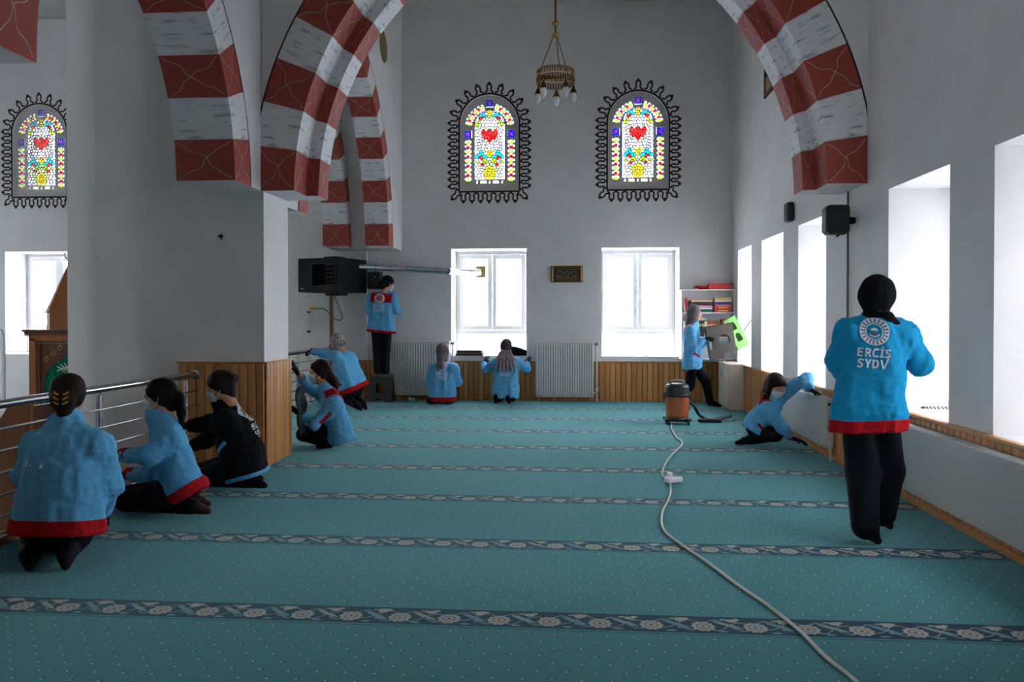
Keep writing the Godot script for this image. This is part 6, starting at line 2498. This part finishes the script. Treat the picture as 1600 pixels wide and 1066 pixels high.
func people() -> void:
	joints()
	var hf := head_field(0.0052)
	head_shape = blank()
	hf.skin(head_shape, SKIN)
	var mf := hf.twin()
	mf.grow(0.007)
	mf.cut(Vector3(0, -0.002, -0.08), Vector3(0, 1, 0.25).normalized())
	mf.cut(Vector3(0, -0.092, -0.03), Vector3(0, -1, 0.3).normalized())
	mf.cut(Vector3(0, 0, -0.042), Vector3(0, 0, 1))
	mask_shape = blank()
	mf.skin(mask_shape, SKIN)
	hand_flat = make_hand(0.28, 0.35)
	hand_grip = make_hand(1.0, 0.1)
	make_person("p1", {"label": "person with a brown bun and gold clip kneeling by the railing, back turned", "look": Vector3(-0.35, -0.12, -1), "fat": 1.22, "hem": 0.0, "hem_wide": 0.085, "collar": 0.02, "head_style": "hair_bun", "head_mat": "hair_brown", "clip": true, "worn_print": true, "cell": 0.013, "gripL": true, "gripR": true, "bulge": 0.03})
	make_person("p2", {"label": "person in blue fleece with a ponytail and mask kneeling at the railing", "look": Vector3(-1, -0.14, 0.04), "hem": 0.075, "head_style": "hair_pony", "masked": true, "cell": 0.013, "cuffL": "red_fleece", "cuffR": "red_fleece", "handL": Vector3(-1, 0.05, 0), "handR": Vector3(-1, 0, 0), "gripL": true, "gripR": true, "sleeveL": 0.1, "foot": lin(70, 44, 36), "fat": 1.05, "hem_normal": Vector3(0.55, -0.85, 0), "shoulder": true})
	make_person("p3", {"label": "person in a black jacket with white back print kneeling against the panelled pier", "look": Vector3(-0.92, -0.32, 0.1), "hem": 0.12, "jacket": "black_fleece", "hem_colour": "blue_fleece", "hem_wide": 0.03, "head_style": "hair_top_bun", "head_mat": "hair_brown", "masked": true, "print": true, "cell": 0.014, "fat": 1.18, "bulge": 0.05, "hem_normal": Vector3(0.25, -0.97, 0), "pocket": [[-1.0, 0.2, "blue_fleece"]], "gripL": true, "gripR": true, "emblem": Vector2(0.02, 0.11)})
	make_person("p4", {"label": "person in a blue vest jacket and mask squatting, wiping the pier panelling", "look": Vector3(-1, -0.12, 0.25), "hem": 0.17, "hem_colour": "", "head_style": "hair_full", "head_mat": "hair_brown", "masked": true, "yoke": 0.03, "cell": 0.014, "sleeveR": 0.5, "sleeveL": 0.42, "handL": Vector3(-0.8, 0.6, 0.3), "handR": Vector3(-0.35, 1, 0.3), "palmL": Vector3(-1, 0, 0), "palmR": Vector3(-1, 0, 0), "pocket": [[-1.0, 0.16, "red_fleece"]], "flare": 0.05, "hem_normal": Vector3(0.25, -0.97, 0)})
	make_person("p5", {"label": "person in a black and white patterned headscarf reaching along the far railing", "look": Vector3(-0.75, -0.35, -0.4), "hem": 0.03, "head_style": "scarf_knot", "head_mat": "scarf_pattern", "cell": 0.018, "gripL": true, "cuffL": "red_fleece", "handL": Vector3(-1, -0.1, -0.2), "fat": 1.15})
	make_person("p6", {"label": "person with red shoulder yoke and white back print standing on the stool", "look": Vector3(0.6, -0.3, -0.75), "hem": 0.06, "head_style": "hair_bun", "head_mat": "hair_black", "masked": true, "yoke": 0.02, "print": true, "cell": 0.016, "ground": 0.46, "hem_wide": 0.04, "loose": 1.15, "gloved": false, "fat": 1.05})
	make_person("p7", {"label": "person in a dark grey knotted headscarf sitting on the carpet by the radiator", "look": Vector3(0.1, -0.1, -1), "hem": 0.14, "head_style": "scarf_tail", "head_mat": "scarf_mottled", "print": true, "puff": 0.014, "cell": 0.017, "flare": 0.06, "hem_normal": Vector3(0, -1, 0), "hem_wide": 0.07, "emblem": Vector2(0.02, 0.12)})
	make_person("p8", {"label": "person in a long fringed grey headscarf kneeling at the window sill", "look": Vector3(0.0, 0.0, -1), "hem": 0.15, "hem_colour": "", "head_style": "scarf_cape", "head_mat": "scarf_dark", "print": true, "yoke": 0.04, "cell": 0.017, "flare": 0.05, "hem_normal": Vector3(0, -1, 0), "handL": Vector3(0.15, 0.8, -0.5), "handR": Vector3(0.25, 0.8, -0.5), "emblem": Vector2(0.02, 0.08)})
	make_person("p9", {"label": "person in a mottled headscarf carrying the folding stool before the bookshelf", "look": Vector3(1, -0.1, -0.25), "hem": 0.11, "hem_colour": "", "head_style": "scarf_wrap", "head_mat": "scarf_mottled", "masked": false, "yoke": 0.02, "cell": 0.017, "pocket": [[1.0, 0.12, "red_fleece"]], "gripL": true, "gripR": true, "handR": Vector3(1, 0.3, 0), "handL": Vector3(1, 0.3, 0), "flare": 0.03})
	make_person("p10", {"label": "person with long dark hair and mask crouching beside the side radiator", "look": Vector3(0.42, -0.5, 0.7), "hem": 0.10, "hem_colour": "", "head_style": "hair_long", "head_mat": "hair_brown", "masked": true, "yoke": 0.05, "cell": 0.015, "pocket": [[1.0, 0.1, "red_fleece"]], "handL": Vector3(0.9, -0.5, 0.2), "handR": Vector3(1, -0.25, 0.1), "sleeveR": 0.45, "flare": 0.04, "hem_normal": Vector3(-0.5, -0.85, 0)})
	make_person("p11", {"label": "person in a black head covering walking along the side windows, back print readable", "look": Vector3(0.35, -0.05, -0.95), "hem": 0.13, "head_style": "scarf_round", "head_mat": "black_cloth", "print": true, "cell": 0.012, "jacket": "teal_fleece", "fat": 1.0, "loose": 1.45, "gripL": true, "gripR": true, "hem_normal": Vector3(0.05, -1, 0), "emblem": Vector2(-0.02, 0.09)})
	# the rag in the squatting woman's hand
	var st := begin()
	var prev := []
	for k in 13:
		var t := k / 12.0
		var row := []
		for q in 9:
			var u := q / 8.0 - 0.5
			row.append(Vector3(-2.925 + 0.012 * sin(q * 2.1 + k * 0.4) + 0.02 * t, 0.70 - 0.50 * t + 0.015 * cos(q * 1.3), -8.285 + u * (0.16 + 0.1 * sin(t * 3.0)) + 0.02 * sin(k * 0.9)))
		if k > 0:
			for q in 8:
				var nn: Vector3 = (row[q + 1] - row[q]).cross(prev[q] - row[q])
				quad(st, prev[q], prev[q + 1], row[q + 1], row[q], nn)
				var off := Vector3(0.012, 0, 0)
				quad(st, prev[q] + off, prev[q + 1] + off, row[q + 1] + off, row[q] + off, nn)
		prev = row
	var rag := put(st, "cleaning_rag", M.grey_rag)
	tag(rag, "dark grey rag held against the edge of the panelled pier", "rag")

func joints() -> void:
	J["p1"] = {"base": Vector3(-3.068, 0, -4.500), "pel": Vector3(0.000, 0.166, 0.000), "chest": Vector3(0.021, 0.631, -0.050), "neck": Vector3(0.001, 0.821, -0.100), "head": Vector3(-0.014, 0.958, -0.130), "shL": Vector3(-0.167, 0.664, -0.070), "elL": Vector3(-0.352, 0.464, -0.200), "wrL": Vector3(-0.452, 0.281, -0.420), "shR": Vector3(0.206, 0.669, -0.070), "elR": Vector3(0.255, 0.431, -0.120), "wrR": Vector3(0.106, 0.229, -0.300), "knL": Vector3(-0.403, 0.080, -0.350), "anL": Vector3(-0.073, 0.076, 0.140), "toL": Vector3(-0.034, 0.032, 0.200), "knR": Vector3(-0.076, 0.080, -0.350), "anR": Vector3(0.136, 0.090, 0.120), "toR": Vector3(0.158, 0.032, 0.160)}
	J["p2"] = {"base": Vector3(-2.894, 0, -5.700), "pel": Vector3(0.000, 0.169, 0.000), "chest": Vector3(-0.117, 0.499, 0.010), "neck": Vector3(-0.175, 0.688, 0.010), "head": Vector3(-0.179, 0.846, 0.010), "shL": Vector3(-0.022, 0.576, 0.170), "elL": Vector3(-0.127, 0.461, 0.260), "wrL": Vector3(-0.352, 0.452, 0.200), "shR": Vector3(-0.237, 0.545, -0.150), "elR": Vector3(-0.351, 0.223, -0.180), "wrR": Vector3(-0.527, 0.231, -0.200), "knL": Vector3(-0.364, 0.107, 0.150), "anL": Vector3(0.139, 0.086, 0.180), "toL": Vector3(0.244, 0.065, 0.200), "knR": Vector3(-0.515, 0.080, -0.160), "anR": Vector3(-0.011, 0.055, -0.140), "toR": Vector3(0.080, 0.032, -0.140)}
	J["p3"] = {"base": Vector3(-2.837, 0, -6.620), "pel": Vector3(0.000, 0.200, 0.000), "chest": Vector3(-0.080, 0.480, 0.020), "neck": Vector3(-0.150, 0.679, 0.040), "head": Vector3(-0.174, 0.845, 0.060), "shL": Vector3(-0.076, 0.567, 0.180), "elL": Vector3(-0.172, 0.558, 0.280), "wrL": Vector3(-0.335, 0.554, 0.260), "shR": Vector3(-0.162, 0.569, -0.140), "elR": Vector3(-0.434, 0.351, -0.220), "wrR": Vector3(-0.562, 0.300, -0.240), "knL": Vector3(-0.304, 0.095, 0.170), "anL": Vector3(0.139, 0.075, 0.170), "toL": Vector3(0.235, 0.054, 0.190), "knR": Vector3(-0.475, 0.080, -0.180), "anR": Vector3(-0.031, 0.055, -0.180), "toR": Vector3(0.050, 0.032, -0.180)}
	J["p4"] = {"base": Vector3(-2.619, 0, -8.620), "pel": Vector3(0.000, 0.220, 0.000), "chest": Vector3(-0.064, 0.451, 0.000), "neck": Vector3(-0.123, 0.637, 0.020), "head": Vector3(-0.188, 0.829, 0.040), "shL": Vector3(0.020, 0.500, 0.180), "elL": Vector3(-0.167, 0.300, 0.260), "wrL": Vector3(-0.339, 0.419, 0.290), "shR": Vector3(-0.165, 0.502, -0.180), "elR": Vector3(-0.367, 0.676, -0.080), "wrR": Vector3(-0.395, 0.851, 0.170), "knL": Vector3(-0.325, 0.168, 0.170), "anL": Vector3(-0.063, 0.069, 0.100), "toL": Vector3(-0.149, 0.032, 0.100), "knR": Vector3(-0.403, 0.144, -0.180), "anR": Vector3(-0.129, 0.055, -0.180), "toR": Vector3(-0.218, 0.032, -0.180)}
	J["p5"] = {"base": Vector3(-3.439, 0, -12.200), "pel": Vector3(0.000, 0.340, 0.000), "chest": Vector3(-0.137, 0.732, 0.050), "neck": Vector3(-0.198, 0.882, 0.050), "head": Vector3(-0.249, 1.041, 0.050), "shL": Vector3(-0.240, 0.838, 0.180), "elL": Vector3(-0.488, 0.883, 0.100), "wrL": Vector3(-0.660, 0.907, -0.020), "shR": Vector3(-0.068, 0.795, -0.100), "elR": Vector3(-0.205, 0.582, -0.250), "wrR": Vector3(-0.408, 0.519, -0.400), "knL": Vector3(-0.167, 0.143, -0.150), "anL": Vector3(0.082, 0.087, 0.150), "toL": Vector3(0.138, 0.032, 0.170), "knR": Vector3(-0.040, 0.154, -0.250), "anR": Vector3(0.145, 0.106, 0.050), "toR": Vector3(0.191, 0.039, 0.070)}
	J["p6"] = {"base": Vector3(-3.291, 0, -13.380), "pel": Vector3(0.000, 1.242, 0.000), "chest": Vector3(0.012, 1.669, 0.000), "neck": Vector3(0.052, 1.844, -0.020), "head": Vector3(0.103, 2.008, -0.040), "shL": Vector3(-0.163, 1.767, 0.010), "elL": Vector3(-0.214, 1.548, 0.030), "wrL": Vector3(-0.109, 1.516, -0.170), "shR": Vector3(0.203, 1.777, 0.010), "elR": Vector3(0.267, 1.559, 0.000), "wrR": Vector3(0.125, 1.649, -0.180), "knL": Vector3(-0.072, 0.869, -0.020), "anL": Vector3(-0.063, 0.543, 0.020), "toL": Vector3(-0.109, 0.492, -0.120), "knR": Vector3(0.061, 0.870, -0.020), "anR": Vector3(0.070, 0.544, 0.020), "toR": Vector3(0.048, 0.492, -0.120)}
	J["p7"] = {"base": Vector3(-2.199, 0, -13.120), "pel": Vector3(0.000, 0.192, 0.000), "chest": Vector3(0.008, 0.511, -0.020), "neck": Vector3(0.005, 0.670, -0.040), "head": Vector3(0.003, 0.851, -0.050), "shL": Vector3(-0.163, 0.585, -0.010), "elL": Vector3(-0.237, 0.356, -0.060), "wrL": Vector3(-0.212, 0.295, -0.280), "shR": Vector3(0.192, 0.587, -0.010), "elR": Vector3(0.260, 0.359, -0.060), "wrR": Vector3(0.140, 0.297, -0.280), "knL": Vector3(-0.205, 0.080, -0.300), "anL": Vector3(-0.187, 0.062, 0.100), "toL": Vector3(-0.158, 0.035, 0.140), "knR": Vector3(0.115, 0.080, -0.300), "anR": Vector3(0.151, 0.062, 0.070), "toR": Vector3(0.137, 0.035, 0.120)}
	J["p8"] = {"base": Vector3(-1.155, 0, -13.300), "pel": Vector3(0.000, 0.247, 0.000), "chest": Vector3(-0.002, 0.600, -0.020), "neck": Vector3(0.008, 0.761, -0.030), "head": Vector3(0.007, 0.933, -0.040), "shL": Vector3(-0.164, 0.675, -0.020), "elL": Vector3(-0.339, 0.554, -0.040), "wrL": Vector3(-0.376, 0.644, -0.170), "shR": Vector3(0.171, 0.677, -0.020), "elR": Vector3(0.353, 0.569, -0.040), "wrR": Vector3(0.345, 0.647, -0.170), "knL": Vector3(-0.127, 0.080, -0.200), "anL": Vector3(-0.141, 0.116, 0.100), "toL": Vector3(-0.149, 0.032, 0.130), "knR": Vector3(0.092, 0.080, -0.200), "anR": Vector3(0.051, 0.118, 0.100), "toR": Vector3(0.065, 0.032, 0.130)}
	J["p9"] = {"base": Vector3(1.862, 0, -12.800), "pel": Vector3(0.000, 0.730, 0.000), "chest": Vector3(-0.011, 1.146, 0.000), "neck": Vector3(0.009, 1.328, 0.000), "head": Vector3(0.028, 1.501, 0.000), "shL": Vector3(0.034, 1.234, -0.170), "elL": Vector3(0.107, 0.946, -0.180), "wrL": Vector3(0.258, 1.062, -0.120), "shR": Vector3(-0.055, 1.230, 0.170), "elR": Vector3(-0.032, 0.942, 0.220), "wrR": Vector3(0.157, 1.101, 0.200), "knL": Vector3(0.227, 0.398, -0.100), "anL": Vector3(0.301, 0.079, -0.120), "toL": Vector3(0.422, 0.032, -0.120), "knR": Vector3(-0.051, 0.361, 0.080), "anR": Vector3(-0.205, 0.055, 0.050), "toR": Vector3(-0.109, 0.032, 0.080)}
	J["p10"] = {"base": Vector3(2.073, 0, -9.220), "pel": Vector3(0.000, 0.220, 0.000), "chest": Vector3(0.085, 0.426, 0.120), "neck": Vector3(0.128, 0.563, 0.200), "head": Vector3(0.136, 0.681, 0.250), "shL": Vector3(0.266, 0.613, 0.120), "elL": Vector3(0.417, 0.781, 0.420), "wrL": Vector3(0.393, 0.693, 0.600), "shR": Vector3(0.058, 0.417, 0.290), "elR": Vector3(0.189, 0.232, 0.320), "wrR": Vector3(0.305, 0.114, 0.270), "knL": Vector3(0.284, 0.167, 0.000), "anL": Vector3(0.012, 0.055, -0.180), "toL": Vector3(-0.093, 0.032, -0.200), "knR": Vector3(0.140, 0.143, 0.240), "anR": Vector3(-0.100, 0.064, 0.070), "toR": Vector3(-0.213, 0.032, 0.070)}
	J["p11"] = {"base": Vector3(1.896, 0, -5.300), "pel": Vector3(0.000, 0.851, 0.000), "chest": Vector3(0.022, 1.264, 0.000), "neck": Vector3(0.041, 1.438, 0.000), "head": Vector3(0.052, 1.566, -0.020), "shL": Vector3(-0.139, 1.347, 0.000), "elL": Vector3(-0.195, 1.169, -0.060), "wrL": Vector3(-0.071, 1.038, -0.250), "shR": Vector3(0.213, 1.343, 0.000), "elR": Vector3(0.342, 1.139, -0.040), "wrR": Vector3(0.343, 1.135, -0.260), "knL": Vector3(-0.017, 0.433, -0.060), "anL": Vector3(-0.042, 0.112, 0.060), "toL": Vector3(0.007, 0.032, 0.080), "knR": Vector3(0.159, 0.437, -0.120), "anR": Vector3(0.128, 0.153, -0.120), "toR": Vector3(0.207, 0.060, -0.220)}
